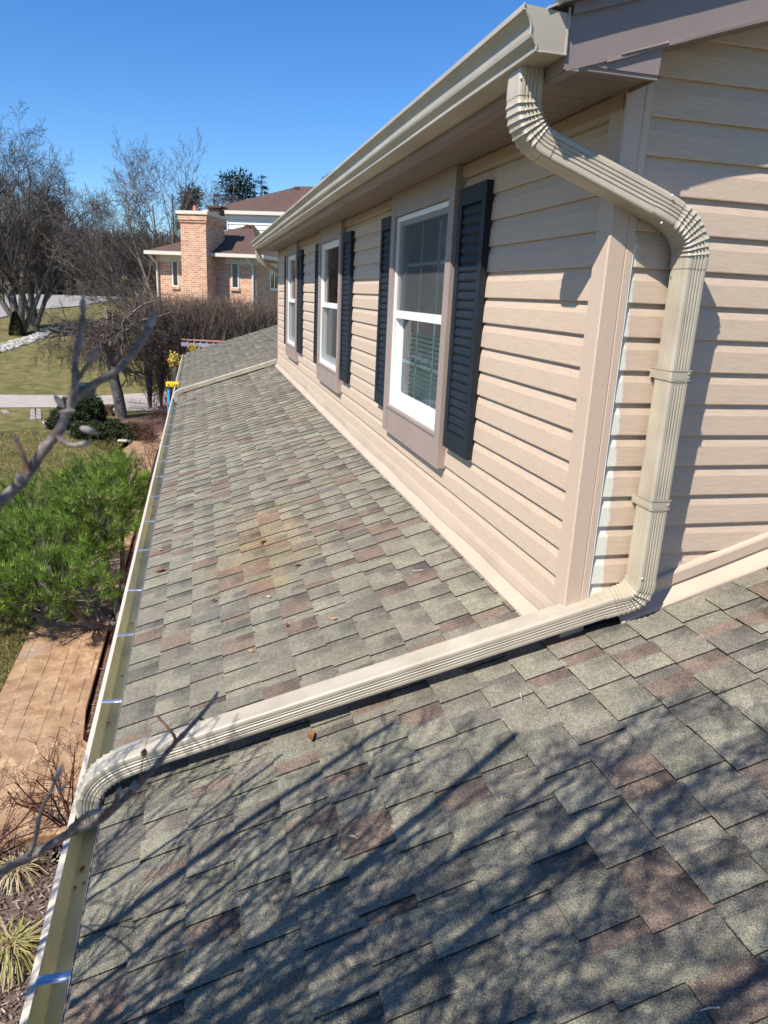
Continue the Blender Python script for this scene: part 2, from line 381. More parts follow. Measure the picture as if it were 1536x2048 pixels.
# frieze trim at the wall head
mb = MB()
strip(mb, lambda y: [(.004, .062), (-.004, .060), (-.010, .052), (-.010, .012), (-.006, .006), (-.004, -.002), (.006, -.004)], [.0, L_])
mb.box((-.012, -.004, .05), (.0, 0.0, .062)); part(mb, 'frieze_trim', mat('frieze_vinyl', (.34, .25, .18), .5), house)
# upper roof slab
def zu(x): return .172+(x+.30)/3
mb = MB(); mb.prism([(-.315, zu(-.315)+.03), (3.4, zu(3.4)+.03), (3.4, zu(3.4)+.0), (-.315, zu(-.315)+.012)], -.188, L_+.2, 1)
part(mb, 'upper_roof', mat('upper_shingles', (.10, .095, .085), .9, (.06, .06, .055), 60), house)
# rake boards: crown strip, main board, bottom return, pork chop
YR = -.15
def zb(x): return .066+(x+.198)*.318
def rake(mb, o, za, zc, x0=-.272, x1=3.3, th=.02, n=28):
    top = []; bot = []
    for k in range(n+1):
        x = x0+(x1-x0)*k/n; wv = .0012*math.sin(x*11)+.001*math.sin(x*4.3)
        top.append((x, YR-o, zb(x)+zc)); bot.append((x, YR-o+wv*.5, zb(x)+za+wv))
    mb.grid([bot, top])
    mb.grid([[(p[0], p[1]+th, p[2]) for p in bot], bot]); mb.grid([top, [(p[0], p[1]+th, p[2]) for p in top]])
mb = MB(); rake(mb, .0, .0, .135); part(mb, 'rake_board', FASC, house)
mb = MB(); rake(mb, .012, .125, .16, th=.03); rake(mb, .02, .155, .175, th=.03); part(mb, 'rake_crown', FASC, house)
mb = MB(); rake(mb, .004, -.004, .004, x0=-.16, x1=3.3, th=.012); part(mb, 'rake_lip', FASC, house)
mb = MB()  # pork chop box end
A = [(-.272, zs-.008), (.0, zs-.010), (.004, zb(.004)-.001), (-.272, zb(-.272)-.001)]
A = [(-.272, .05), (.0, .049), (.004, .130), (-.198, .066), (-.272, .062)]
mb.prism(A, YR+.0035, YR+.016, 1); mb.box((-.0, YR+.016, .05), (.004, .0, .128)); part(mb, 'box_return', FASC, house)
mb = MB(); mb.tube([(-.12, YR-.006, .095), (.0, YR-.007, .133), (.012, YR-.006, .137)], [.0015, .002, .004], 5); part(mb, 'bent_trim_seam', MAUVE, house)
mb = MB()  # rake soffit
rows = [[(x, YR+.014, zb(x)+.006), (x, -.0, zb(x)+.006)] for x in np.linspace(.0, 3.3, 30)]
mb.grid(rows); part(mb, 'rake_soffit', SOFF, house)
mb = MB()  # drip edge seen past the gutter end
mb.prism([(-.276, .19), (-.276, .215), (-.262, .215), (-.262, .19)], -.16, L_+.15, 1)
mb.prism([(-.34, .178), (-.277, .206), (-.277, .200), (-.34, .172)], -.16, L_+.15, 1); part(mb, 'drip_edge', DRIP, house)

# ---- gutters (K style): profile (outward, up) from the back top
def gutter(prof_out, xb, zb_, y0, y1, n=60, dent=.0008):
    mb = MB(); rows = []
    for k in range(n+1):
        y = y0+(y1-y0)*k/n
        rows.append([(xb-o+dent*math.sin(y*2.7+i), y, zb_+z+dent*math.sin(y*1.9+2*i)) for i, (o, z) in enumerate(prof_out)])
    for q in range(len(prof_out)-1): mb.grid([[r[q] for r in rows], [r[q+1] for r in rows]])
    return mb
PR = [(0, .10), (0, .0), (.083, .0), (.085, .002), (.085, .012), (.088, .017), (.101, .032), (.1035, .040), (.104, .060), (.110, .073), (.1215, .086), (.1235, .088), (.1275, .088), (.1275, .101), (.1265, .1025), (.113, .1025), (.112, .101), (.112, .096)]
gt = bpy.data.objects.new('upper_gutter', None); C.objects.link(gt); gt.parent = house
def gpart(mb, name, m, par, **k): return part(mb, name, m, par, **k)
gpart(gutter(PR, -.2775, .076, -.15, L_+.15), 'trough', GUT, gt, smooth=True, auto=20)
out = [(o, z) for o, z in PR[:14]]
def cap(y, s):
    mb = MB(); inner = [(-.2775-o, .076+z) for o, z in PR[1:13]]+[(-.2775-.1265, .076+.101), (-.2775-.002, .076+.094)]
    cx = sum(p[0] for p in inner)/len(inner); cz = sum(p[1] for p in inner)/len(inner)
    mb.prism(inner, y, y+s*.003, 1)
    # crimped rim with uneven little folds
    n = len(inner); path = []
    for i in range(n-2):
        a, b = inner[i], inner[i+1]; seg = max(2, int(math.hypot(b[0]-a[0], b[1]-a[1])/.006))
        for j in range(seg): t = j/seg; path.append((a[0]+(b[0]-a[0])*t, a[1]+(b[1]-a[1])*t))
    path.append(inner[-2])
    pts = [(p[0]+rnd.uniform(-.0009, .0009), y+s*(.004+rnd.uniform(0, .002)), p[1]+rnd.uniform(-.0009, .0009)) for p in path]
    mb.tube(pts, [.0028+rnd.uniform(-.0004, .0009) for _ in pts], 5)
    mb.tube([(-.2775-.002, y+s*.004, .076+z) for z in np.linspace(0, .106, 14)], [.003+.0012*rnd.random() for _ in range(14)], 5)
    return mb
gpart(cap(-.151, -1), 'end_cap', GUT, gt, smooth=True, auto=40); gpart(cap(L_+.151, 1), 'end_cap', GUT, gt, smooth=True, auto=40)
# lower gutter
lg = bpy.data.objects.new('lower_gutter', None); C.objects.link(lg); lg.parent = house
PL = [(0, .095), (0, .0), (.070, .0), (.072, .012), (.086, .034), (.088, .056), (.100, .078), (.102, .086), (.102, .094), (.099, .096), (.087, .096), (.086, .094), (.086, .088)]
gpart(gutter(PL, -1.566, -2.338, -3.4, 18.38, 90, .0012), 'trough', GUTIN, lg, smooth=True, auto=20)
mb = MB(); mb.prism([(-1.566, -2.338), (-1.636, -2.338), (-1.652, -2.30), (-1.668, -2.245), (-1.566, -2.245)], 18.38, 18.384, 1); gpart(mb, 'end_cap', GUT, lg)
mb = MB()
strip(mb, lambda y: [(-1.566-.1035, -2.250), (-1.566-.1035, -2.2395), (-1.566-.086, -2.2395), (-1.566-.086, -2.247)], [-3.4, 3, 8, 18.38]); gpart(mb, 'front_lip', mat('gutter_lip', (.62, .56, .46), .4), lg)
mb = MB()
for a in np.arange(-3.4, 18.3, 3.05): mb.box((-1.5672, a, -2.30), (-1.5662, a+3.0, -2.212))
strip(mb, lambda y: [(-1.5675, -2.306), (-1.5675, -2.225), (-1.552, -2.219)], [-3.4, 18.36]); gpart(mb, 'drip_apron', DRIP, lg)
hy = [-.542, .807, 1.446, 2.042, 2.734, 3.391, 4.105, 4.813, 5.474, 6.21]
while hy[-1] < 17.8: hy.append(hy[-1]+.69)
hy = [-2.0, -1.3]+hy
for yy in hy:
    mb = MB(); t = rnd.uniform(-.01, .01); w2 = .015
    P = [(-1.656, -2.243, 0), (-1.652, -2.2375, 0), (-1.60, -2.2385, t*.4), (-1.572, -2.236, t*.8)]
    g = [[(x, yy+s+dy*1.0, z) for x, z, dy in P] for s in (-w2, -w2*.35, -w2*.3, w2*.3, w2*.35, w2)]
    for i, r_ in enumerate(g):
        if i in (2, 3): g[i] = [(x, y_, z+.004) for x, y_, z in r_]
    for i in range(5): mb.grid([g[i], g[i+1]])
    mb.box((-1.655, yy-w2, -2.262), (-1.6505, yy+w2, -2.241))
    gpart(mb, 'hanger_strap', STEEL, lg)
# debris in the gutter
for k in range(26):
    yy = rnd.uniform(.2, 6.5) if k < 20 else rnd.uniform(-1, 0)
    mb = MB(); x = -1.60-rnd.random()*.03; z = -2.334
    a = rnd.uniform(0, 3.1); l = rnd.uniform(.007, .017); c, s = math.cos(a), math.sin(a)
    mb.face([(x-l*c, yy-l*s, z+.003), (x-.5*l*s, yy+.5*l*c, z+.008), (x+l*c, yy+l*s, z+.005), (x+.5*l*s, yy-.5*l*c, z+.004)])
    o = mb.build('leaf_scrap', mat('leaf_brown', (.22, .07, .03), .8) if k == 0 else bpy.data.materials['leaf_brown'])
    tag(o, 'small reddish-brown leaf scrap lying in the lower gutter trough', 'leaf scrap', 'leaf scraps in the lower gutter')

# ---- downspout sweeps
def rrect(hx, hy, ribx=4, riby=3, depth=.0022):
    """rectangular pipe section with pressed ribs; returns points (u,v)"""
    pts = []
    def side(p, q, nrm, ribs, m, depth=depth):
        n = 40
        for i in range(n):
            t = (i+.5)/n; x = p[0]+(q[0]-p[0])*t; y = p[1]+(q[1]-p[1])*t
            d = 0
            if m < t < 1-m:
                tt = (t-m)/(1-2*m)*ribs; d = depth*max(0, math.cos((tt % 1-.5)*2*math.pi))*1.6
            pts.append((x-nrm[0]*d, y-nrm[1]*d))
    c = .009
    def corner(cx, cy, a0):
        for a in (a0+15, a0+45, a0+75): pts.append((cx+c*math.cos(R(a)), cy+c*math.sin(R(a))))
    side((-hx+c, -hy), (hx-c, -hy), (0, -1), ribx, .10); corner(hx-c, -hy+c, -90)
    side((hx, -hy+c), (hx, hy-c), (1, 0), riby, .2, depth*.28); corner(hx-c, hy-c, 0)
    side((hx-c, hy), (-hx+c, hy), (0, 1), ribx, .12); corner(-hx+c, hy-c, 90)
    side((-hx, hy-c), (-hx, -hy+c), (-1, 0), riby, .2, depth*.28); corner(-hx+c, -hy+c, 180)
    return pts
def sweep(mb, path, vdir, hx, hy, scale=None, ribs=(4, 3), depth=.0022, ends=False):
    """vdir: approx direction of section v axis at each path point"""
    path = np.array(path, float); T = np.gradient(path, axis=0); T /= np.linalg.norm(T, axis=1)[:, None]
    sec = rrect(hx, hy, *ribs, depth); rows = []
    for i, (p, t) in enumerate(zip(path, T)):
        v = np.array(vdir[i] if isinstance(vdir, list) else vdir, float); v = v-(v@t)*t; v /= np.linalg.norm(v); u = np.cross(v, t)
        s = scale[i] if scale is not None else 1
        rows.append([p+u*a*s+v*b*s for a, b in sec])
    mb.grid(rows, True)
    if ends: mb.face(rows[0]); mb.face(rows[-1][::-1])
def arc(p0, t0, p1, t1, n):
    """bezier elbow"""
    p0, p1 = np.array(p0, float), np.array(p1, float); t0 = np.array(t0, float)/np.linalg.norm(t0); t1 = np.array(t1, float)/np.linalg.norm(t1)
    k = np.linalg.norm(p1-p0)*.42; a, b = p0+t0*k, p1-t1*k; o = []
    for i in range(n+1):
        s = i/n; o.append((1-s)**3*p0+3*(1-s)**2*s*a+3*(1-s)*s*s*b+s**3*p1)
    return o
def crimps(n, a, b, cnt, amp=.12):
    """saw-tooth swelling: each crimp a sharp lip"""
    o = []
    for i in range(n+1):
        t = i/n
        if a < t < b:
            q = ((t-a)/(b-a)*cnt) % 1; o.append(1+amp*(q**2.2)-.03)
        else: o.append(1.0)
    return o
ds = bpy.data.objects.new('downspout', None); C.objects.link(ds); ds.parent = house
HX, HY = .036, .045
Y3 = (0, -1, 0)
dirD = np.array([.37, -.063, -.15]); dirD /= np.linalg.norm(dirD)
pA0 = (-.312, .010, .078); pA = (-.314, .010, .030); pB = np.array([-.235, .002, -.112])
pC = pB+dirD*.365
pD = np.array([.239, -.065, -.40]); pE = np.array([.239, -.065, -1.435])
A3 = np.array([.13, -.024, zroof(.13)+.092]); B3 = np.array([-1.42, .122, zroof(-1.42)+.094]); dr = (B3-A3)/np.linalg.norm(B3-A3)
mb = MB(); n = 110; a = [np.array(pA0)]+arc(pA, (0, 0, -1), pB, dirD, n)+[pB+dirD*.012]
sweep(mb, a, Y3, HX+.001, HY+.001, [1.0]+crimps(n, .12, .80, 7)+[1.0])
part(mb, 'elbow', DSP, ds, smooth=True, auto=30)
mb = MB(); sweep(mb, [pB-dirD*.01, pB+dirD*.1, pB+dirD*.2, pC+dirD*.01], Y3, HX+.003, HY-.0015); part(mb, 'sloping_pipe', DSP, ds, smooth=True, auto=30)
mb = MB(); sweep(mb, [pC-dirD*.01]+arc(pC, dirD, pD, (0, 0, -1), n)+[pD+(0, 0, -.02)], Y3, HX+.001, HY+.001, [1.0]+crimps(n, .26, .92, 8)+[.985]); part(mb, 'elbow', DSP, ds, smooth=True, auto=30)
mb = MB(); sweep(mb, [pD+(0, 0, .0), pD+(0, 0, -.3), pE+(0, 0, .3), pE+(0, 0, -.012)], Y3, HX-.001, HY-.001); part(mb, 'vertical_pipe', DSP, ds, smooth=True, auto=30)
mb = MB(); nE = 110; aE = arc(pE, (0, 0, -1), A3, dr, nE); vE = [Y3]+[Y3]*(nE+1)+[Y3]
sweep(mb, [pE+(0, 0, .01)]+aE+[A3+dr*.01], Y3, HX+.001, HY+.001, [1.0]+crimps(nE, .14, .8, 7)+[1.0]); part(mb, 'elbow', DSP, ds, smooth=True, auto=30)
mb = MB(); sweep(mb, [A3-dr*.01, A3+dr*.5, B3-dr*.5, B3+dr*.012], Y3, HX-.001, HY-.001); part(mb, 'roof_pipe', DSP, ds, smooth=True, auto=30)
pF = np.array([-1.612, .122, -2.225]); aF = arc(B3, dr, pF, (0, -.02, -1), nE)
mb = MB(); sweep(mb, [B3-dr*.01]+aF+[pF+(0, 0, -.055)], Y3, HX+.001, HY+.001, [1.0]+crimps(nE, .3, .86, 7, .12)+[1.0]); part(mb, 'elbow', DSP, ds, smooth=True, auto=30)
for zc, sc in ((-.735, 2), (-1.155, 1)):
    mb = MB(); hx, hy = HX+.0015, HY+.0015; x0, y0 = .239, -.065
    band = [(x0-hx, .0), (x0-hx, y0-hy+.005), (x0-hx+.005, y0-hy), (x0+hx-.005, y0-hy), (x0+hx, y0-hy+.005), (x0+hx, .0)]
    for (za, zb2, o) in ((-.016, -.012, .0018), (-.012, .012, 0), (.012, .016, .0018)):
        rows = []
        for z in (za, zb2): rows.append([(p[0]+(o if p[0] > x0 else -o), p[1]-o, zc+z) for p in band])
        mb.grid(rows)
    for i in range(sc): mb.blob((x0+hx-.012, y0-hy-.002, zc+(.006-.012*i if sc > 1 else 0)), .0035, .003, .0035, 7, 4)
    for sx in (1,):  # wall ear
        mb.box((x0+sx*hx-(0.0 if sx > 0 else .018), -.002, zc-.014), (x0+sx*hx+(.018 if sx > 0 else 0), .0, zc+.014))
    part(mb, 'strap', DSP, ds)
for p in ((.118, -.112, -.225), (.098, -.108, -.30), (.21, -.113, -1.41), (-.348, -.037, .045)):
    mb = MB(); mb.blob(p, .0035, .003, .0035, 7, 4); part(mb, 'screw_head', VINYL, ds)
# far downspout: short elbow under the far gutter end and a pipe over the roof
d2 = bpy.data.objects.new('far_downspout', None); C.objects.link(d2); d2.parent = house
fa = np.array([-.312, L_+.02, .03]); fb = np.array([-.22, L_+.045, -.12]); fd = np.array([.30, .05, -.16]); fd /= np.linalg.norm(fd)
mb = MB(); sweep(mb, [fa+(0, 0, .05)]+arc(fa, (0, 0, -1), fb, fd, 80)+[fb+fd*.01], Y3, HX, HY, [1.0]+crimps(80, .12, .85, 7)+[1.0]); part(mb, 'elbow', DSP, d2, smooth=True, auto=30)
mb = MB(); sweep(mb, [fb, fb+fd*.3], Y3, HX-.001, HY-.001); part(mb, 'sloping_pipe', DSP, d2, smooth=True, auto=30)
g0 = np.array([.10, L_+.95, zroof(.1)+.055]); g1 = np.array([-1.48, L_+1.28, zroof(-1.48)+.055]); gd = (g1-g0)/np.linalg.norm(g1-g0)
g0 = np.array([.0, L_+.14, zroof(0)+.06]); g1 = np.array([-1.50, L_+.22, zroof(-1.5)+.06]); gd = (g1-g0)/np.linalg.norm(g1-g0)
mb = MB(); sweep(mb, [g0, g0+gd*.5, g1], Y3, HX, HY); part(mb, 'roof_pipe', DSP, d2, smooth=True, auto=30)
gp = np.array([-1.612, L_+.22, -2.24]); mb = MB(); sweep(mb, arc(g1, gd, gp, (0, 0, -1), 50)+[gp+(0, 0, -.05)], Y3, HX+.001, HY+.001, crimps(50, .3, .86, 7, .03)+[1.0]); part(mb, 'elbow', DSP, d2, smooth=True, auto=30)

# ---- windows and shutters
BL = mat('window_blind', (.82, .85, .80), .6); ROOMW = mat('room_wall', (.16, .17, .15), .9)
def window(yn, yf, blinds, screen_low):
    """yn..yf: outer casing edges, near and far"""
    W = bpy.data.objects.new('window', None); C.objects.link(W); W.parent = house
    xo = -.040; f0, f1 = yn+.085, yf-.085; zt, zbm = -.078, -1.205
    mb = MB()
    mb.box((xo, yn, -1.375), (.012, f0, .058)); mb.box((xo, f1, -1.375), (.012, yf, .058))
    mb.box((xo+.002, f0+.0, zt+.004), (.012, f1, .058))
    mb.box((xo+.006, f0, -1.372), (.012, f1, zbm-.004))
    mb.box((xo-.002, f0-.002, zbm-.02), (xo+.012, f1+.002, zbm-.002))
    mb.box((xo-.002, yn-.001, -1.379), (.012, yf+.001, -1.375))
    part(mb, 'casing', MAUVE, W)
    fr = MB(); xi = -.022; fw = .026
    fr.box((xi, f0, zbm), (.06, f0+fw, zt)); fr.box((xi, f1-fw, zbm), (.06, f1, zt)); fr.box((xi, f0+fw, zt-fw), (.06, f1-fw, zt)); fr.box((xi-.006, f0+fw, zbm), (.06, f1-fw, zbm+fw+.012))
    fr.box((xi-.004, f0+.004, zt-.012), (xi, f1-.004, zt-.008))
    part(fr, 'frame', VINYL, W)
    a, b2 = f0+fw, f1-fw; zm = -.64
    sa = MB(); q = .024
    # upper sash proud, lower sash behind
    sa.box((-.006, a, zm), (.018, a+q, zt-fw)); sa.box((-.006, b2-q, zm), (.018, b2, zt-fw)); sa.box((-.006, a+q, zt-fw-q), (.018, b2-q, zt-fw)); sa.box((-.014, a, zm-.024), (.02, b2, zm+.022))
    sa.box((.024, a, zbm+fw), (.046, a+q+.006, zm)); sa.box((.024, b2-q-.006, zbm+fw), (.046, b2, zm)); sa.box((.022, a+q, zbm+fw+.012), (.046, b2-q, zbm+fw+.055))
    sa.box((-.004, (a+b2)/2-.03, zbm+fw+.013), (.004, (a+b2)/2+.03, zbm+fw+.020))
    part(sa, 'sash', VINYL, W)
    gl = MB(); gl.face([(.006, a+q, zm), (.006, b2-q, zm), (.006, b2-q, zt-fw-q), (.006, a+q, zt-fw-q)][::-1]); gl.face([(.036, a+q, zbm+fw+.05), (.036, b2-q, zbm+fw+.05), (.036, b2-q, zm), (.036, a+q, zm)][::-1])
    part(gl, 'glass_pane', GLASS, W)
    sc = MB()
    z0, z1 = (zbm+fw+.012, zm-.02) if screen_low else (zm+.022, zt-fw)
    sc.face([(-.010, a, z0), (-.010, b2, z0), (-.010, b2, z1), (-.010, a, z1)]); part(sc, 'insect_screen', SCREEN, W)
    if blinds:
        gr = MB()
        for k in (1, 2): yy = a+(b2-a)*k/3; gr.box((.038, yy-.009, zbm+.06), (.044, yy+.009, zt-.06))
        gr.box((.038, a, -.93), (.044, b2, -.912)); gr.box((.038, a, -.36), (.044, b2, -.342)); part(gr, 'muntin', BL, W)
    bm = MB(); ztop_b = -.75 if blinds else -.12
    z = zbm+.03
    while blinds and z < ztop_b:
        bm.face([(.078, a-.01, z), (.078, b2+.01, z), (.100, b2+.01, z+.017), (.100, a-.01, z+.017)]); z += .0275
    if blinds: part(bm, 'blind', BL, W)
    else:
        cu = MB(); n = 60; rows = [[(.13+.012*math.sin(k*1.1), a-.02+(b2-a)*.42*k/n, zz) for k in range(n+1)] for zz in (zbm-.05, zt)]
        cu.grid(rows); part(cu, 'curtain', mat('curtain', (.45, .46, .43), .8) if 'curtain' not in bpy.data.materials else bpy.data.materials['curtain'], W, smooth=True)
    # dark room behind
    rm = MB(); X = .9
    rm.face([(X, a-.3, -1.5), (X, b2+.3, -1.5), (X, b2+.3, .1), (X, a-.3, .1)])
    for yy in (a-.3, b2+.3): rm.face([(.11, yy, -1.5), (X, yy, -1.5), (X, yy, .1), (.11, yy, .1)])
    rm.face([(.11, a-.3, -1.5), (X, a-.3, -1.5), (X, b2+.3, -1.5), (.11, b2+.3, -1.5)]); rm.face([(.11, a-.3, .1), (X, a-.3, .1), (X, b2+.3, .1), (.11, b2+.3, .1)])
    part(rm, 'room_lining', ROOMW, W)
    return W
WIN = [(1.385, 2.59), (4.325, 5.53), (7.33, 8.44)]
for i, (a, b2) in enumerate(WIN): window(a, b2, i == 0, i > 0)
def shutter(y0, y1):
    Sx = bpy.data.objects.new('shutter', None); C.objects.link(Sx); Sx.parent = house
    zt, zbm = -.052, -1.250; x0, x1 = -.030, -.001; st = .048
    mb = MB()
    mb.box((x0, y0, zbm), (x1, y0+st, zt)); mb.box((x0, y1-st, zbm), (x1, y1, zt)); mb.box((x0, y0+st, zt-.075), (x1, y1-st, zt)); mb.box((x0, y0+st, zbm), (x1, y1-st, zbm+.085))
    part(mb, 'shutter_frame', NAVY, Sx)
    mb = MB(); n = 25; za = zbm+.085; h = (zt-.075-za)/n
    rows = []
    for k in range(n):
        z = za+k*h
        for (o, dz) in ((-.0175, 0), (-.0225, .12*h), (-.0245, .3*h), (-.0215, .65*h), (-.0165, .95*h)): rows.append([(o, y0+st, z+dz), (o, y1-st, z+dz)])
    for i in range(len(rows)-1): mb.grid([rows[i+1], rows[i]])
    mb.box((-.009, y0+st, zbm+.05), (-.004, y1-st, zt-.05))
    part(mb, 'louvers', NAVY, Sx, smooth=True, auto=40)
for a, b2 in WIN: shutter(a-.385, a-.035); shutter(b2+.012, b2+.315)
# wall sheathing with window openings
mb = MB()
for ya, yb in ((.02, .1), (L_-.1, L_-.002)): mb.prism([(.02, -1.9), (3.2, -1.9), (3.2, zu(3.2)-.01), (.02, zu(.02)-.01)], ya, yb, 1)
e = [.1]+[v for a, b2 in WIN for v in (a+.1, b2-.1)]+[L_]
for i in range(0, len(e), 2): mb.box((.022, e[i], -1.9), (.1, e[i+1], .3))
for a, b2 in WIN: mb.box((.023, a+.1, -1.9), (.1, b2-.1, -1.22)); mb.box((.023, a+.1, -.07), (.1, b2-.1, .3))
part(mb, 'wall_sheathing', DARKIN, house)
mb = MB(); e = [.07]+[v for a, b2 in WIN for v in (a+.02, b2-.02)]+[L_-.05]
for i in range(0, len(e), 2): siding(mb, 1, e[i], e[i+1], 0, 13, n=14, wob=.0012)
siding(mb, 1, .07, L_-.05, 13, 16, n=60, wob=.0022)
part(mb, 'siding', SIDE, house)
for yy, i in ((3.05, 13), (3.35, 14), (6.6, 13), (6.2, 14), (5.6, 15), (8.7, 13)):
    mb = MB(); z0 = -i*D; mb.face([(-.0022, yy, z0+.002), (-.0022, yy+.03, z0+.002), (.0012, yy+.03, z0+.068), (.0012, yy, z0+.068)]); mb.face([(-.0022, yy, z0+.002), (.001, yy, z0+.002), (.004, yy, z0+.068), (.0012, yy, z0+.068)])
    part(mb, 'panel_lap', SIDE, house)

# ================================================================== TERRAIN
def hterr(x, y):
    P = [(-60, -4.9), (22, -4.9), (28, -4.72), (36, -4.35), (46, -3.55), (58, -2.75), (75, -1.75), (110, .2), (200, 5), (500, 9)]
    yy = y-.25*max(0, -x-6) if y > 20 else y
    yy = max(yy, -60)
    for (a, za), (b, zb_) in zip(P[:-1], P[1:]):
        if yy <= b: t = (yy-a)/(b-a); return za+(zb_-za)*t
    return P[-1][1]
def ground_at(px, py):
    d = ray(px, py); t = 1.5
    while t < 400:
        p = CAM+d*t
        if p[2] < hterr(p[0], p[1]): break
        t += .02+t*.002
    return CAM+d*t
def lawn_mat():
    m = mat('lawn', (.095, .105, .032), .95, (.235, .19, .085), 2.2, .02, 60, detail=8, spec=.1)
    N, L, b = nodes(m); old = b.inputs['Base Color'].links[0].from_socket
    g = N.new('ShaderNodeNewGeometry'); n = N.new('ShaderNodeTexNoise'); n.inputs['Scale'].default_value = 14; n.inputs['Detail'].default_value = 9; n.inputs['Roughness'].default_value = .75; L.new(g.outputs['Position'], n.inputs[0])
    r = N.new('ShaderNodeMapRange'); r.inputs[1].default_value = .3; r.inputs[2].default_value = .7; r.inputs[3].default_value = .5; r.inputs[4].default_value = 1.45; L.new(n.outputs[0], r.inputs[0])
    mm = N.new('ShaderNodeMix'); mm.data_type = 'RGBA'; mm.blend_type = 'MULTIPLY'; mm.inputs[0].default_value = 1; L.new(old, mm.inputs[6]); L.new(r.outputs[0], mm.inputs[7]); L.new(mm.outputs[2], b.inputs['Base Color'])
    return m
LAWN = lawn_mat()
xs = list(np.arange(-60, -8, 4))+list(np.arange(-8, 8, 1.0))+list(np.arange(8, 90, 5)); ys = list(np.arange(-20, 90, 2.0))+[100, 120, 150, 200, 300, 500]
xs = [-400, -200, -100]+xs+[120, 200, 400]
mb = MB(); mb.grid([[(x, y, hterr(x, y)) for x in xs] for y in ys])
tag(mb.build('ground', LAWN, smooth=True), kind='structure')

def sheet(name, m, poly, lift, step=1.2, kind='structure', thick=0):
    """flat draped polygon fan, subdivided"""
    mb = MB(); P = [np.array(p, float) for p in poly]
    c = sum(P)/len(P); n = len(P)
    for i in range(n):
        a, b = P[i], P[(i+1) % n]; k = 10
        rows = []
        for r_ in range(k+1):
            t = r_/k; row = []
            for q in range(k+1):
                p = c+(a+(b-a)*q/k-c)*t; row.append((p[0], p[1], hterr(p[0], p[1])+lift))
            rows.append(row)
        mb.grid(rows)
        if thick: mb.grid([[(a[0]+(b[0]-a[0])*q/k, a[1]+(b[1]-a[1])*q/k, hterr(a[0], a[1])+z) for q in range(k+1)] for z in (lift-thick, lift)])
    o = mb.build(name, m); return tag(o, kind=kind)
def G(px, py): return ground_at(px, py)[:2]
# driveway
CONC = mat('concrete', (.40, .365, .315), .85, (.33, .30, .26), 3, .002, 60)
sheet('driveway', CONC, [G(-200, 818), G(100, 816), G(230, 822), (-1.5, 25.0), (3, 25.5), (3, 29.6), (-2, 29.5), G(200, 793), G(-200, 789)], .02)
ASPH = mat('asphalt', (.25, .235, .22), .9, (.32, .30, .28), 2, .003, 50)
sheet('street', ASPH, [G(-160, 650), G(0, 637), G(60, 622), G(160, 613), G(235, 600), G(262, 582), G(200, 573), G(110, 574), G(60, 588), G(0, 596), G(-160, 600)], .06)
sheet('side_street', CONC, [G(-60, 574), G(60, 566), G(130, 566), G(190, 570), G(190, 562), G(130, 559), G(60, 560), G(-60, 566)], .08)
MULCH = mat('mulch_ground', (.10, .055, .038), .95, (.20, .12, .085), 22, .02, 60, detail=8)
sheet('mulch_bed', MULCH, [(-1.2, 2.9), (-1.2, 24.5), (-2.7, 24.6), (-4.6, 23.4), (-5.3, 21.6), (-4.2, 20.2), (-2.6, 19.6), (-2.44, 14), (-2.44, 3.0)], .006)
sheet('front_bed', mat('dark_mulch', (.085, .06, .048), .95, (.19, .14, .11), 30, .02, 70, detail=8), [(-1.2, -4), (-1.2, 3.3), (-2.6, 3.35), (-6, 3.35), (-6, -4)], .006)
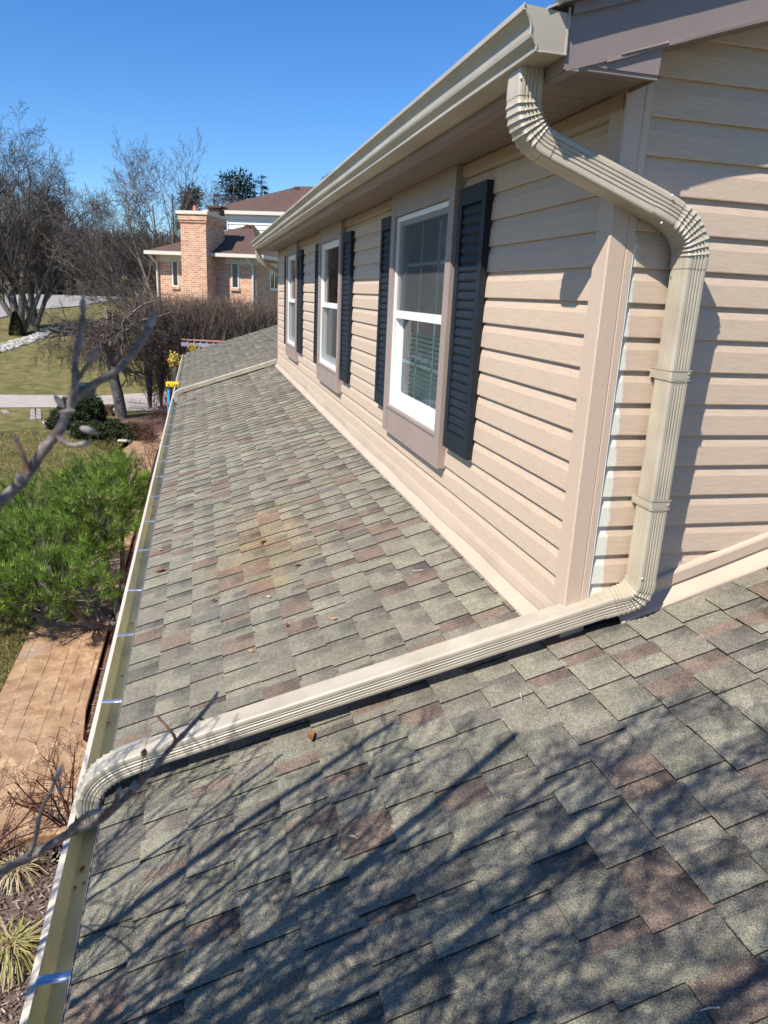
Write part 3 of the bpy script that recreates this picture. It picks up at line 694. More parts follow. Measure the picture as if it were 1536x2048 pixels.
# stamped concrete walk
def stamped():
    m = mat('stamped_concrete', (.26, .15, .082), .62, (.43, .29, .17), 5, .004, 9, detail=7, spec=.4)
    N, L, b = nodes(m); old = b.inputs['Base Color'].links[0].from_socket
    g = N.new('ShaderNodeNewGeometry'); mp = N.new('ShaderNodeMapping'); mp.inputs['Rotation'].default_value = (0, 0, R(90)); L.new(g.outputs['Position'], mp.inputs[0])
    br = N.new('ShaderNodeTexBrick'); br.inputs['Scale'].default_value = 1; br.inputs['Brick Width'].default_value = .62; br.inputs['Row Height'].default_value = .155; br.inputs['Mortar Size'].default_value = .0045; br.inputs['Mortar Smooth'].default_value = .2
    br.offset = .37; br.squash = .6; br.squash_frequency = 3; br.inputs['Color1'].default_value = (1, 1, 1, 1); br.inputs['Color2'].default_value = (.86, .86, .9, 1); br.inputs['Mortar'].default_value = (.16, .12, .1, 1)
    L.new(mp.outputs[0], br.inputs[0])
    n = N.new('ShaderNodeTexNoise'); n.inputs['Scale'].default_value = 3; L.new(g.outputs['Position'], n.inputs[0])
    mm = N.new('ShaderNodeMix'); mm.data_type = 'RGBA'; mm.blend_type = 'MULTIPLY'; mm.inputs[0].default_value = .0; L.new(old, mm.inputs[6]); L.new(br.outputs[0], mm.inputs[7])
    wv = N.new('ShaderNodeTexVoronoi'); wv.feature = 'DISTANCE_TO_EDGE'; wv.inputs['Scale'].default_value = 5.5
    dn = N.new('ShaderNodeTexNoise'); dn.inputs['Scale'].default_value = 6; L.new(g.outputs['Position'], dn.inputs[0])
    va = N.new('ShaderNodeVectorMath'); va.operation = 'MULTIPLY_ADD'; L.new(dn.outputs['Color'], va.inputs[0]); va.inputs[1].default_value = (.3, .3, 0); L.new(g.outputs['Position'], va.inputs[2]); L.new(va.outputs[0], wv.inputs[0])
    r = N.new('ShaderNodeMapRange'); r.inputs[1].default_value = 0; r.inputs[2].default_value = .035; r.inputs[3].default_value = 1.5; r.inputs[4].default_value = 1.0; L.new(wv.outputs[0], r.inputs[0])
    m2 = N.new('ShaderNodeMix'); m2.data_type = 'RGBA'; m2.blend_type = 'MULTIPLY'; m2.inputs[0].default_value = 1; L.new(mm.outputs[2], m2.inputs[6]); L.new(r.outputs[0], m2.inputs[7])
    sp = N.new('ShaderNodeTexNoise'); sp.inputs['Scale'].default_value = 2.1; sp.inputs['Detail'].default_value = 6; L.new(va.outputs[0], sp.inputs[0])
    r3 = N.new('ShaderNodeMapRange'); r3.inputs[1].default_value = .6; r3.inputs[2].default_value = .74; r3.inputs[3].default_value = 0; r3.inputs[4].default_value = .75; L.new(sp.outputs[0], r3.inputs[0])
    m3 = N.new('ShaderNodeMix'); m3.data_type = 'RGBA'; L.new(r3.outputs[0], m3.inputs[0]); L.new(m2.outputs[2], m3.inputs[6]); m3.inputs[7].default_value = (.33, .29, .27, 1); L.new(m3.outputs[2], b.inputs['Base Color'])
    return m
mb = MB()
def slab(mb, poly, z0, z1):
    mb.face([(x, y, z1) for x, y in poly]); n = len(poly)
    for i in range(n): a, b = poly[i], poly[(i+1) % n]; mb.face([(*a, z0), (*b, z0), (*b, z1), (*a, z1)])
walk = [(-2.15, 3.28), (-2.15, 4.15), (-2.25, 4.42), (-2.42, 4.62), (-2.47, 5.2), (-2.46, 10), (-2.44, 15), (-2.40, 18.6), (-2.2, 20.4), (-1.3, 21.6), (-1.3, 22.6), (-2.3, 21.5), (-3.05, 20.2), (-3.3, 18.6), (-3.40, 15), (-3.40, 9), (-3.40, 5.2), (-3.55, 4.7), (-6.5, 4.5), (-6.5, 3.22)]
slab(mb, walk, -4.92, -4.835); tag(mb.build('path', stamped()), kind='structure')

mb = MB()
for i in range(5):
    x = -3.26+.185*i+rnd.uniform(-.02, .02); y = 3.3+rnd.uniform(0, .5)
    while y < 19:
        l = rnd.uniform(.25, .8); w_ = rnd.uniform(.0012, .0032); xx = x+rnd.uniform(-.055, .055)
        mb.face([(xx-w_, y, -4.831), (xx+w_, y, -4.831), (xx+w_*1.5, y+l, -4.831), (xx-w_*.5, y+l, -4.831)]); y += l+rnd.uniform(.0, .25)
for i in range(12):
    x = -6+.22*i; y = 3.4+rnd.uniform(0, .3); mb.face([(x-.003, y, -4.831), (x+.003, y, -4.831), (x+.003, y+.7, -4.831), (x-.003, y+.7, -4.831)])
tag(mb.build('path_joints', mat('dark_joint', (.16, .10, .06), .9)), kind='structure')  # thin dark brown strips laid on the slab as its stamped joint lines

# ---- mulch chips, grass blades
CH = mat('wood_chips', (1, 1, 1), .85, attr=True)
mb = MB()
def chip(mb, x, y, z, l, w_, c, tilt=.5):
    a = rnd.uniform(0, 6.3); t = rnd.uniform(-tilt, tilt); ca, sa = math.cos(a), math.sin(a); dz = l*t
    mb.face([(x-l*ca-w_*sa, y-l*sa+w_*ca, z-dz+.01), (x-l*ca+w_*sa, y-l*sa-w_*ca, z-dz+.008), (x+l*ca+w_*sa, y+l*sa-w_*ca, z+dz+.01), (x+l*ca-w_*sa, y+l*sa+w_*ca, z+dz+.014)], c)
for i in range(15000):
    if i < 9500: x, y = rnd.uniform(-4.3, -1.5), rnd.uniform(-.5, 3.2); c = rnd.choice([(.10, .06, .045), (.17, .12, .09), (.26, .21, .17), (.13, .085, .06), (.07, .05, .04), (.34, .29, .25)])
    else: x, y = rnd.uniform(-2.42, -1.5), 3.2+rnd.random()**1.6*14; c = rnd.choice([(.22, .10, .06), (.15, .07, .045), (.30, .16, .10), (.11, .06, .04)])
    chip(mb, x, y, -4.893+rnd.random()*.015, rnd.uniform(.008, .03), rnd.uniform(.003, .008), c)
tag(mb.build('mulch_chips', CH, color=True), kind='stuff')
mb = MB()
GC = [(.16, .15, .04), (.28, .23, .09), (.11, .125, .03), (.36, .29, .14), (.20, .18, .06)]
def blade(mb, x, y, z, h, w_, c, lean=.6):
    a = rnd.uniform(0, 6.3); b_ = rnd.uniform(0, 6.3); l = h*lean*rnd.random()
    mb.face([(x-w_*math.cos(a), y-w_*math.sin(a), z), (x+w_*math.cos(a), y+w_*math.sin(a), z), (x+l*math.cos(b_), y+l*math.sin(b_), z+h)], c)
n = 0
while n < 42000:
    y = 4.7+rnd.random()**1.3*17; x = -3.42-rnd.random()**1.2*(1.2+y*.35)
    P_ = proj((x, y, -4.9))
    if P_[0] < -30: continue
    k = rnd.uniform(.75, 1.2); c = rnd.choice(GC); blade(mb, x, y, -4.9, rnd.uniform(.03, .075), rnd.uniform(.002, .0045)*(1+y*.05), (c[0]*k, c[1]*k, c[2]*k), 1.2); n += 1
tag(mb.build('grass', mat('grass_blades', (1, 1, 1), .8, attr=True, spec=.2), color=True), kind='stuff')

# ================================================================== PLANT GENERATOR
def unit(v): v = np.asarray(v, float); return v/(np.linalg.norm(v)+1e-9)
NPR = np.random.RandomState(3)
def grow(out, p, d, Ln, r, lvl, P):
    n = P['seg'][lvl]; pts = [p]; rad = [r]; p = np.array(p, float); d = unit(d)
    for i in range(n):
        d = unit(d+NPR.normal(0, P['wig'][lvl], 3)+np.array([0, 0, P['up'][lvl]*(1 if 'dr' not in P else 1)]))
        p = p+d*Ln/n; pts.append(p.copy()); rad.append(max(P['rmin'], r*(1-(1-P['tap'][lvl])*(i+1)/n)))
    out.append((lvl, pts, rad))
    if lvl+1 >= len(P['seg']): return
    k = P['n'][lvl]; k = max(1, int(k*NPR.uniform(.8, 1.25)+.5))
    for j in range(k):
        t = P['t0'][lvl]+(1-P['t0'][lvl])*((j+NPR.uniform(.1, .9))/k); f = t*n; i = min(n-1, int(f)); q = pts[i]+(pts[i+1]-pts[i])*(f-i)
        dd = unit(pts[i+1]-pts[i]); side = unit(np.cross(dd, NPR.normal(0, 1, 3))); a = R(P['ang'][lvl])*NPR.uniform(.7, 1.25)
        nd = dd*math.cos(a)+side*math.sin(a)
        if P.get('keep') and not P['keep'](q+nd*Ln*P['lr'][lvl]*.5): continue
        rr = (rad[i]*(1-(f-i))+rad[i+1]*(f-i))
        grow(out, q, nd, Ln*P['lr'][lvl]*NPR.uniform(.7, 1.15)*(1-.35*t), rr*P['rr'][lvl], lvl+1, P)
def to_mesh(out, lo, hi, cols=None):
    mb = MB()
    for lvl, pts, rad in out:
        if lo <= lvl <= hi: mb.tube(pts, rad, 7 if lvl == 0 else (5 if lvl == 1 else 3), col=rnd.choice(cols) if cols else None)
    return mb
BARK = mat('grey_bark', (.20, .175, .15), .9, (.10, .085, .07), 9, .02, 20)
TWIG = mat('twigs', (1, 1, 1), .85, attr=True, spec=.2)
GREY = [(.085, .072, .062), (.12, .10, .088), (.06, .05, .045), (.15, .13, .11)]
RED = [(.15, .085, .065), (.11, .07, .055), (.18, .12, .09), (.09, .055, .045)]
BRN = [(.20, .15, .11), (.26, .20, .145), (.14, .10, .08), (.17, .125, .10)]
def bare_tree(name, label, base, stems, P, cols, cat='tree', bark=BARK, group=None, split=1):
    t = thing(name, label, cat, tuple(map(float, base)), group); out = []
    for d, Ln, r in stems: grow(out, np.array(base, float)+np.array([rnd.uniform(-.1, .1), rnd.uniform(-.1, .1), -.1]), d, Ln, r, 0, P)
    part(to_mesh(out, 0, split), 'trunk', bark, t, smooth=True); part(to_mesh(out, split+1, 9, cols), 'crown', TWIG, t, color=True)
    return t
# two-trunk maple left of frame
PM = dict(seg=[7, 6, 5, 4, 3], wig=[.04, .05, .06, .07, .08], up=[.04, .06, .04, .02, .0], tap=[.25, .25, .3, .4, .5], rmin=.007, n=[10, 8, 7, 4], t0=[.2, .12, .1, .1], ang=[38, 42, 44, 46], lr=[.62, .60, .58, .55], rr=[.5, .55, .6, .7])
b1 = ground_at(44, 668); b2 = ground_at(70, 655)
bare_tree('maple_tree', 'large bare maple with stems forking from the ground beside the stone-lined swale', b1, [((-.6, 0, 1), 7.4, .20), ((-.16, .1, 1), 8.6, .24), ((.14, -.1, 1), 8.8, .22), ((.46, 0, 1), 7.8, .17), ((-.3, .4, 1), 7.2, .16)], PM, GREY, group=None)
bare_tree('maple_tree', 'slightly smaller bare maple standing right behind the forked one', b2, [((.05, .1, 1), 8, .24), ((.45, .1, 1), 7.0, .17), ((-.25, .3, 1), 7.4, .16)], PM, GREY)
# tree behind the brick house: leaning limbs to the left
PB = dict(seg=[7, 6, 5, 4, 3], wig=[.03, .04, .05, .06, .07], up=[.03, .04, .03, .02, .01], tap=[.2, .25, .3, .4, .5], rmin=.006, n=[10, 8, 6, 4], t0=[.18, .12, .1, .1], ang=[32, 36, 40, 42], lr=[.58, .58, .56, .55], rr=[.5, .55, .6, .7])
c1 = at(352, 640, 40); c1[2] = hterr(c1[0], c1[1])
bare_tree('bare_tree', 'tall bare tree with fanned limbs rising behind the brick chimney', c1, [((.06, 0, 1), 8.2, .16), ((-.42, 0, 1), 7.6, .14), ((-.78, .1, 1), 7.6, .12), ((.32, .1, 1), 7.2, .11), ((-.14, .2, 1), 8.0, .13), ((-1.2, 0, 1), 6.6, .10)], PB, GREY)
c2 = at(392, 600, 44); c2[2] = hterr(c2[0], c2[1])
bare_tree('bare_tree', 'slender bare tree standing right of the fanned one above the chimney cap', c2, [((.15, 0, 1), 7.0, .10), ((.42, 0, 1), 6.6, .08), ((.3, .2, 1), 6.8, .08)], dict(PB, n=[9, 6, 5, 3]), GREY)
c3 = at(150, 610, 52); c3[2] = hterr(c3[0], c3[1])
bare_tree('bare_tree', 'smaller reddish bare tree beyond the street left of the brick house', at(285, 600, 48)*np.array([1, 1, 0])+np.array([0, 0, hterr(at(285, 600, 48)[0], 48)]), [((0, 0, 1), 5.5, .1), ((-.5, 0, 1), 5, .08), ((.5, .1, 1), 5, .08), ((.2, -.2, 1), 5.2, .08)], dict(PB, n=[9, 7, 5, 3], ang=[45, 42, 40, 42]), RED)
# weeping tree over the shrubs
PWp = dict(seg=[5, 7, 6, 5, 4], wig=[.06, .22, .2, .16, .12], up=[.0, -.10, -.13, -.16, -.18], tap=[.75, .35, .4, .45, .5], rmin=.0042, n=[9, 9, 7, 4], t0=[.72, .12, .1, .1], ang=[62, 60, 55, 45], lr=[1.25, .55, .55, .6], rr=[.42, .5, .55, .65])
wb_ = ground_at(242, 838)
bare_tree('weeping_tree', 'bare weeping tree with tangled drooping twigs above the dark shrubs', wb_, [((-.02, 0, 1), 2.35, .20)], dict(PWp, lr=[.8, .5, .5, .5], n=[6, 6, 5, 3]), [(.09, .065, .055), (.065, .05, .042), (.14, .11, .09), (.10, .08, .07)], split=1)
wt = bpy.data.objects['weeping_tree']; out = []
for k in range(11):
    a = k*2*math.pi/11+.2; s_ = wb_+np.array([0, 0, 1.9+.06*(k % 4)])
    grow(out, s_, (math.cos(a)*1.0, math.sin(a)*1.0, 1.25), rnd.uniform(2.2, 2.9), .065, 1, dict(PWp, up=[0, -.13, -.12, -.15, -.16], n=[9, 12, 8, 5], lr=[1, .5, .6, .6]))
part(to_mesh(out, 1, 1), 'limb', BARK, wt, smooth=True); part(to_mesh(out, 2, 9, [(.09, .065, .055), (.065, .05, .042), (.15, .12, .10), (.10, .08, .07)]), 'drooping_twigs', TWIG, wt, color=True)

# ---- woods beyond
def simple_tree(mb, x, y, h, cols, k=5):
    z = hterr(x, y)-.3; c0 = rnd.choice(cols); wd = h*rnd.uniform(.25, .4)
    mb.tube([(x, y, z), (x+rnd.uniform(-.3, .3), y, z+h*.5), (x+rnd.uniform(-.5, .5), y, z+h*.95)], [h*.016, h*.009, .02], 4, col=c0)
    for i in range(k*9):
        t = rnd.uniform(.15, .95); a = rnd.uniform(0, 6.3); l = wd*(1.15-t)*rnd.uniform(.6, 1.2); q = np.array([x, y, z+h*t]); e_ = q+np.array([math.cos(a)*l, math.sin(a)*l, l*rnd.uniform(.5, 1.3)])
        m_ = (q+e_)/2-np.array([0, 0, l*.1]); c = rnd.choice(cols); mb.tube([q, m_, e_], [.05, .03, .012], 3, col=c)
        for j in range(5):
            s_ = q+(e_-q)*rnd.uniform(.3, 1); v = unit(e_-q+NPR.normal(0, .6*l, 3))*l*rnd.uniform(.3, .6)
            mb.tube([s_, s_+v], [.02, .008], 3, col=c)
            for jj in range(2): s2 = s_+v*rnd.uniform(.3, 1); mb.tube([s2, s2+unit(v+NPR.normal(0, .5*l, 3))*l*.25], [.012, .006], 3, col=c)
mb = MB()
WC = [(.13, .11, .105), (.16, .13, .12), (.10, .085, .08), (.17, .135, .12), (.12, .08, .07)]
for i in range(230):
    y = rnd.uniform(78, 150); px = rnd.uniform(-60, 380)
    p = at(px, 570, y); hh = at(px, rnd.uniform(432, 530)+(30 if px > 200 else 0), y)[2]-hterr(p[0], y)+.3; simple_tree(mb, p[0], y, max(2.5, hh), WC, 4)
tag(mb.build('woods', TWIG, color=True), kind='stuff')
mb = MB()
for i in range(9000):
    y = rnd.uniform(76, 115); p = at(rnd.uniform(-80, 420), 575, y); z = hterr(p[0], y); h = rnd.uniform(1.5, 6.5); c = rnd.choice([(.06, .05, .045), (.09, .07, .06), (.05, .05, .04), (.11, .085, .07)])
    mb.tube([(p[0], y, z), (p[0]+rnd.uniform(-1, 1), y+rnd.uniform(-1, 1), z+h)], [.09, .02], 3, col=c)
tag(mb.build('undergrowth', TWIG, color=True), kind='stuff')

# ---- evergreens far off
NEED = mat('conifer_needles', (1, 1, 1), .8, attr=True, spec=.2)
CG = [(.020, .036, .022), (.030, .05, .028), (.016, .028, .02), (.04, .06, .03)]
def conifer(label, px, pyb, Y, top_px, wpx, kind='spruce', name='spruce_tree'):
    b_ = at(px, pyb, Y); sc = (Y-CAM[1])/FPX; top = at(px, top_px, Y)[2]; zg = hterr(b_[0], Y); x, y = b_[0], Y; H = top-zg; Wd = wpx*sc*.72
    t = thing(name, label, 'tree', (x, y, zg)); tm = MB(); tm.tube([(x, y, zg-.3), (x, y, zg+H*.5), (x, y, top-.2)], [.22, .14, .03], 6); part(tm, 'trunk', BARK, t, smooth=True)
    mb = MB(); layers = int(H/.38)
    if kind == 'spruce':
        for i in range(layers):
            f = i/layers; zz = zg+H*(.1+.9*f); rr = Wd*(1-f)**.85*rnd.uniform(.8, 1.15)+.05
            for k in range(int(8+10*(1-f))):
                a = rnd.uniform(0, 6.3); l = rr*rnd.uniform(.6, 1.1)
                for q in range(int(3+l*7)):
                    s_ = rnd.uniform(.15, 1)*l; w_ = .26+.2*rnd.random(); c = rnd.choice(CG); cx, cy, cz = x+s_*math.cos(a), y+s_*math.sin(a), zz-s_*.25+rnd.uniform(-.08, .08)
                    aa = a+rnd.uniform(-.9, .9)
                    mb.face([(cx-.04*math.sin(aa), cy+.04*math.cos(aa), cz), (cx+.04*math.sin(aa), cy-.04*math.cos(aa), cz+.03), (cx+w_*math.cos(aa), cy+w_*math.sin(aa), cz-rnd.uniform(-.02, .14))], c)
    else:
        cl = [(x+rnd.uniform(-1, 1)*Wd*.75*(1.15-f), y+rnd.uniform(-1, 1)*Wd*.7, zg+H*f) for f in np.linspace(.25, .96, 34)]
        for cx0, cy0, cz0 in cl:
            r0 = Wd*rnd.uniform(.26, .5)
            for q in range(150):
                v = NPR.normal(0, 1, 3); v = unit(v)*r0*rnd.uniform(.5, 1); v[2] *= .6; c = rnd.choice(CG); u = unit(v+NPR.normal(0, .5, 3)*r0)*.34; s_ = unit(np.cross(u, [0, .3, 1]))*.06
                p = np.array([cx0, cy0, cz0])+v; mb.face([p-s_, p+s_, p+u], c)
    part(mb, 'crown', NEED, t, color=True); return t
conifer('pointed dark spruce standing rightmost above the brown roof', 524, 560, 58, 343, 120)
conifer('broad clumpy dark pine left of the pointed spruce above the brown roof', 480, 560, 56, 342, 100, 'pine', 'pine_tree')
conifer('short dark spruce between chimney cap and broad pine', 432, 560, 54, 378, 120)
conifer('dark evergreen half hidden behind the bare tree and chimney', 386, 560, 56, 372, 60, 'pine', 'pine_tree')
conifer('dim evergreen inside the woods behind the forked maple', 118, 560, 82, 400, 60, 'pine', 'pine_tree')
conifer('low spruce inside the woods behind the forked maple', 84, 560, 86, 432, 44)
conifer('pale bare-topped evergreen peeking above the house gutter', 655, 500, 80, 345, 40, 'pine', 'pine_tree')

# ================================================================== NEIGHBOUR'S BRICK HOUSE
TH = R(24); NO = at(360, 590, 29.5); ex = np.array([math.cos(TH), -math.sin(TH), 0]); ey = np.array([math.sin(TH), math.cos(TH), 0])
def NPt(px, py, c):
    d = ray(px, py); t = ((NO+ey*c-CAM)@ey)/(d@ey); p = CAM+d*t; return (p-NO)@ex, p[2]
nh = bpy.data.objects.new('brick_house', None); C.objects.link(nh); nh.location = (NO[0], NO[1], hterr(NO[0], NO[1])); nh.rotation_euler = (0, 0, -TH)
tag(nh, 'orange brick house with brown hip roofs, broad chimney and white upper storey', 'house')
def npart(mb, name, m, par=None, **k):
    o = mb.build(name, m, None, **k); o.parent = par or nh; o.location = (0, 0, -nh.location[2]); return o
def brickmat():
    m = mat('brick', (.5, .26, .15), .85); N, L, b = nodes(m); tc = N.new('ShaderNodeTexCoord')
    br = N.new('ShaderNodeTexBrick'); br.inputs['Scale'].default_value = 1; br.inputs['Brick Width'].default_value = .22; br.inputs['Row Height'].default_value = .075; br.inputs['Mortar Size'].default_value = .009
    br.inputs['Color1'].default_value = (.40, .17, .085, 1); br.inputs['Color2'].default_value = (.62, .34, .20, 1); br.inputs['Mortar'].default_value = (.66, .54, .42, 1); L.new(tc.outputs['UV'], br.inputs[0])
    n = N.new('ShaderNodeTexNoise'); n.inputs['Scale'].default_value = 1.5; L.new(tc.outputs['UV'], n.inputs[0]); r = N.new('ShaderNodeMapRange'); r.inputs[3].default_value = .8; r.inputs[4].default_value = 1.2; L.new(n.outputs[0], r.inputs[0])
    mm = N.new('ShaderNodeMix'); mm.data_type = 'RGBA'; mm.blend_type = 'MULTIPLY'; mm.inputs[0].default_value = 1; L.new(br.outputs[0], mm.inputs[6]); L.new(r.outputs[0], mm.inputs[7]); L.new(mm.outputs[2], b.inputs['Base Color']); return m
BRK = brickmat(); WH = mat('white_siding', (.72, .72, .66), .6); TRIM = mat('cream_trim', (.62, .58, .48), .5)
NRF = mat('brown_shingles', (.115, .065, .05), .9, (.075, .043, .035), 6, .01, 30, detail=8); NGL = mat('dark_window_glass', (.015, .018, .02), .08)
zg = hterr(NO[0], NO[1])-.6
uL, _ = NPt(313, 550, 0); uR, ze = NPt(512, 512, 0); uc0, zc = NPt(360, 428, -.9); uc1, _ = NPt(411, 428, -.9)
mb = MB(); mb.box((uL, 0, zg), (uR, 7, ze+.02)); npart(mb, 'wall', BRK)
ze0 = ze
mb = MB(); mb.box((uc0, -.9, zg), (uc1, .9, zc-.28)); mb.box((uc0-.04, -.94, zc-.28), (uc1+.04, .94, zc-.2)); mb.box((uc0-.07, -.97, zc-.2), (uc1+.07, .97, zc)); ch = npart(mb, 'chimney', BRK)
mb = MB(); mb.box((uc0-.12, -1.02, zc), (uc1+.12, 1.02, zc+.12)); o = npart(mb, 'chimney_cap', TRIM); o.parent = ch; o.location = (0, 0, 0)
mb = MB(); um = (uc0+uc1)/2
for i in range(8): a, b_ = i*math.pi/4, (i+1)*math.pi/4; mb.face([(um+.1+.09*math.cos(a), -.9+.09*math.sin(a), zc+.13), (um+.1+.09*math.cos(b_), -.9+.09*math.sin(b_), zc+.13), (um+.1+.07*math.cos(b_), -.9+.07*math.sin(b_), zc+.3), (um+.1+.07*math.cos(a), -.9+.07*math.sin(a), zc+.3)])
o = npart(mb, 'clay_pot', mat('terracotta', (.55, .2, .12), .8)); o.parent = ch; o.location = (0, 0, 0)
mb = MB(); mb.box((um+.2, .1, zc+.1), (um+.65, .6, zc+.32)); mb.box((um+.1, .0, zc+.36), (um+.75, .7, zc+.42)); mb.box((um+.28, .2, zc+.3), (um+.55, .5, zc+.37)); o = npart(mb, 'flue_cap', NRF); o.parent = ch; o.location = (0, 0, 0)
# lower hip roof
el_ = NPt(291, 507, -.45)[0]; er = uR+.35; za = NPt(505, 449, 2.8)[1]; ua = NPt(503, 449, 2.8)[0]
mb = MB(); zq = ze+.03
Lf = (el_, -.45, zq); Rf = (er, -.45, zq); Rb = (er, 7.5, zq); Lb = (el_, 7.5, zq); A1 = (ua, 2.8, za); A2 = (ua-.2, 5.2, za)
mb.face([Lf, Rf, A1]); mb.face([Rf, Rb, A2, A1]); mb.face([Lb, Lf, A1, A2]); mb.face([Rb, Lb, A2]); npart(mb, 'lower_roof', NRF)
mb = MB()
for (a, b_) in ((el_-.02, uc0), (uc1, er+.02)): mb.box((a, -.56, zq-.13), (b_, -.44, zq+.0)); mb.box((a+.02, -.44, zq-.14), (b_, .0, zq-.11)); mb.box((a+.4, -.03, zq-.36), (b_-.3, 0, zq-.14))
mb.box((er-.0, -.44, zq-.13), (er+.1, 7.5, zq)); mb.box((uR, 0, zq-.14), (er, 7.4, zq-.11)); npart(mb, 'gutter', TRIM)
for px in (316, 507):
    u = NPt(px, 540, 0)[0]; mb = MB(); mb.tube([(u-.1, -.48, zq-.12), (u-.06, -.38, zq-.25), (u+.0, -.08, zq-.45), (u, -.06, zq-.7), (u, -.06, zg)], .05, 6); npart(mb, 'downspout', TRIM, smooth=True)
def nwin(px0, px1, py0, py1, side=False, upper=False):
    c = 3.2 if upper else 0
    if not side:
        u0, z1 = NPt(px0, py0, c); u1, z0 = NPt(px1, py1, c); mb = MB(); f = .035; y0 = c-.03
        for q in ((u0, z0, u0+f, z1), (u1-f, z0, u1, z1), (u0+f, z0, u1-f, z0+f), (u0+f, z1-f, u1-f, z1)): mb.box((q[0], y0, q[1]), (q[2], y0+.05, q[3]))
        fr = npart(mb, 'window', VINYL); mb = MB(); mb.box((u0+f, y0+.015, z0+f), (u1-f, y0+.04, z1-f)); o = npart(mb, 'pane', NGL); o.parent = fr; o.location = (0, 0, 0)
        if not upper: mb = MB(); mb.box((u0-.04, -.07, z0-.1), (u1+.04, .0, z0-.01)); o = npart(mb, 'sill', BRK); o.parent = fr; o.location = (0, 0, 0)
nwin(344, 358, 517, 573); nwin(463, 478, 517, 577); nwin(463, 478, 622, 648)
zw0, zw1 = NPt(470, 577, 0)[1], NPt(470, 520, 0)[1]
mb = MB()
for q in ((1.6, zw0, 1.68, zw1), (2.6, zw0, 2.68, zw1), (1.68, zw0, 2.6, zw0+.08), (1.68, zw1-.08, 2.6, zw1), (2.1, zw0+.08, 2.18, zw1-.08)): mb.box((uR-.01, q[0], q[1]), (uR+.03, q[2], q[3]))
fr = npart(mb, 'window', VINYL); mb = MB(); mb.box((uR, 1.68, zw0+.08), (uR+.015, 2.6, zw1-.08)); o = npart(mb, 'pane', NGL); o.parent = fr; o.location = (0, 0, 0)
# white upper storey
u0 = NPt(422, 440, 3.2)[0]; u1 = NPt(680, 440, 3.2)[0]; zt_ = NPt(500, 424, 3.2)[1]; zb0 = ze
mb = MB(); z = zb0
while z < zt_: mb.grid([[(u0, 3.2, z), (u1, 3.2, z)], [(u0, 3.23, min(z+.2, zt_)), (u1, 3.23, min(z+.2, zt_))]]); z += .2
mb.box((u0+.01, 3.24, zb0), (u1, 10, zt_)); npart(mb, 'upper_wall', WH)
nwin(443, 456, 431, 463, upper=True)
ze2 = zt_+.02; ea = NPt(408, 421, 3.08)[0]; zr = NPt(600, 372, 6.5)[1]; ur = NPt(596, 372, 6.5)[0]
mb = MB(); a_, b_, c_, d_ = (ea, 3.08, ze2), (u1+3, 3.08, ze2), (u1+3, 10.5, ze2), (ea, 10.5, ze2); r1, r2 = (ur, 6.6, zr), (u1-1, 6.6, zr)
mb.face([a_, b_, r2, r1]); mb.face([b_, c_, r2]); mb.face([c_, d_, r1, r2]); mb.face([d_, a_, r1]); npart(mb, 'upper_roof', NRF)
mb = MB(); mb.box((ea-.02, 2.98, ze2-.14), (u1+3, 3.08, ze2-.0)); mb.box((ea, 3.08, ze2-.15), (u1, 3.2, ze2-.12)); npart(mb, 'upper_gutter', TRIM)
for px, py, c in ((495, 452, 2.4), (592, 376, 6.2)):
    u, z = NPt(px, py, c); mb = MB(); mb.blob((u, c, z-.02), .15, .15, .09, 8, 5); mb.box((u-.19, c-.16, z-.14), (u+.19, c+.16, z-.06)); npart(mb, 'roof_vent', NRF)

# ================================================================== HEDGE, SHRUBS, BED PLANTS
def twig_mass(name, label, cat, base, boxes, n, cols, h0=.5, r=.006, lean=.35, branch=3, kind=None):
    mb = MB()
    for i in range(n):
        (xa, ya, za_, xb_, yb, zb_) = boxes(i)
        q = np.array([xa, ya, za_]); e_ = np.array([xb_, yb, zb_]); m_ = (q+e_)/2+NPR.normal(0, .05, 3); c = rnd.choice(cols)
        mb.tube([q, m_, e_], [r*1.6, r, r*.5], 3, col=c)
        for k in range(branch):
            t = rnd.uniform(.35, .95); s_ = q+(e_-q)*t; v = (e_-q)*rnd.uniform(.15, .35)+NPR.normal(0, .12, 3); mb.tube([s_, s_+v], [r*.7, r*.4], 3, col=c)
    t = thing(name, label, cat, tuple(map(float, base))); part(mb, 'twigs', TWIG, t, color=True); return t
hA = at(285, 640, 24.5); hB = at(575, 640, 25.5)
def hb(i):
    t = rnd.random(); x = hA[0]+(hB[0]-hA[0])*t; y = 24.6+t+rnd.uniform(-.55, .55); dens = rnd.random()
    top = at(290+270*t, 590+14*t+3*math.sin(t*9)+rnd.uniform(-3, 9), y)[2]; zg_ = -4.6
    za_ = zg_+rnd.random()**.8*(top-zg_-.5); l = rnd.uniform(.5, 1.2); zb_ = min(top+rnd.uniform(-.02, .05), za_+l)
    return (x, y, za_, x+rnd.uniform(-.35, .35), y+rnd.uniform(-.25, .25), zb_)
twig_mass('hedge', 'long clipped leafless hedge of brown twigs in front of the brick house', 'hedge', (hA[0], 24.6, -4.6), hb, 5000, BRN+[(.12, .085, .07)], r=.0055, branch=3)
hg = bpy.data.objects['hedge']; mb = MB()
for k in range(16):
    x = hA[0]+(hB[0]-hA[0])*(k+.5)/16+rnd.uniform(-.1, .1); y = 25.2+k/16
    for j in range(4): mb.tube([(x, y, -4.7), (x+rnd.uniform(-.25, .25), y+rnd.uniform(-.2, .2), -3.3), (x+rnd.uniform(-.5, .5), y+rnd.uniform(-.4, .4), -1.6)], [.05, .035, .015], 5)
part(mb, 'stems', BARK, hg, smooth=True)
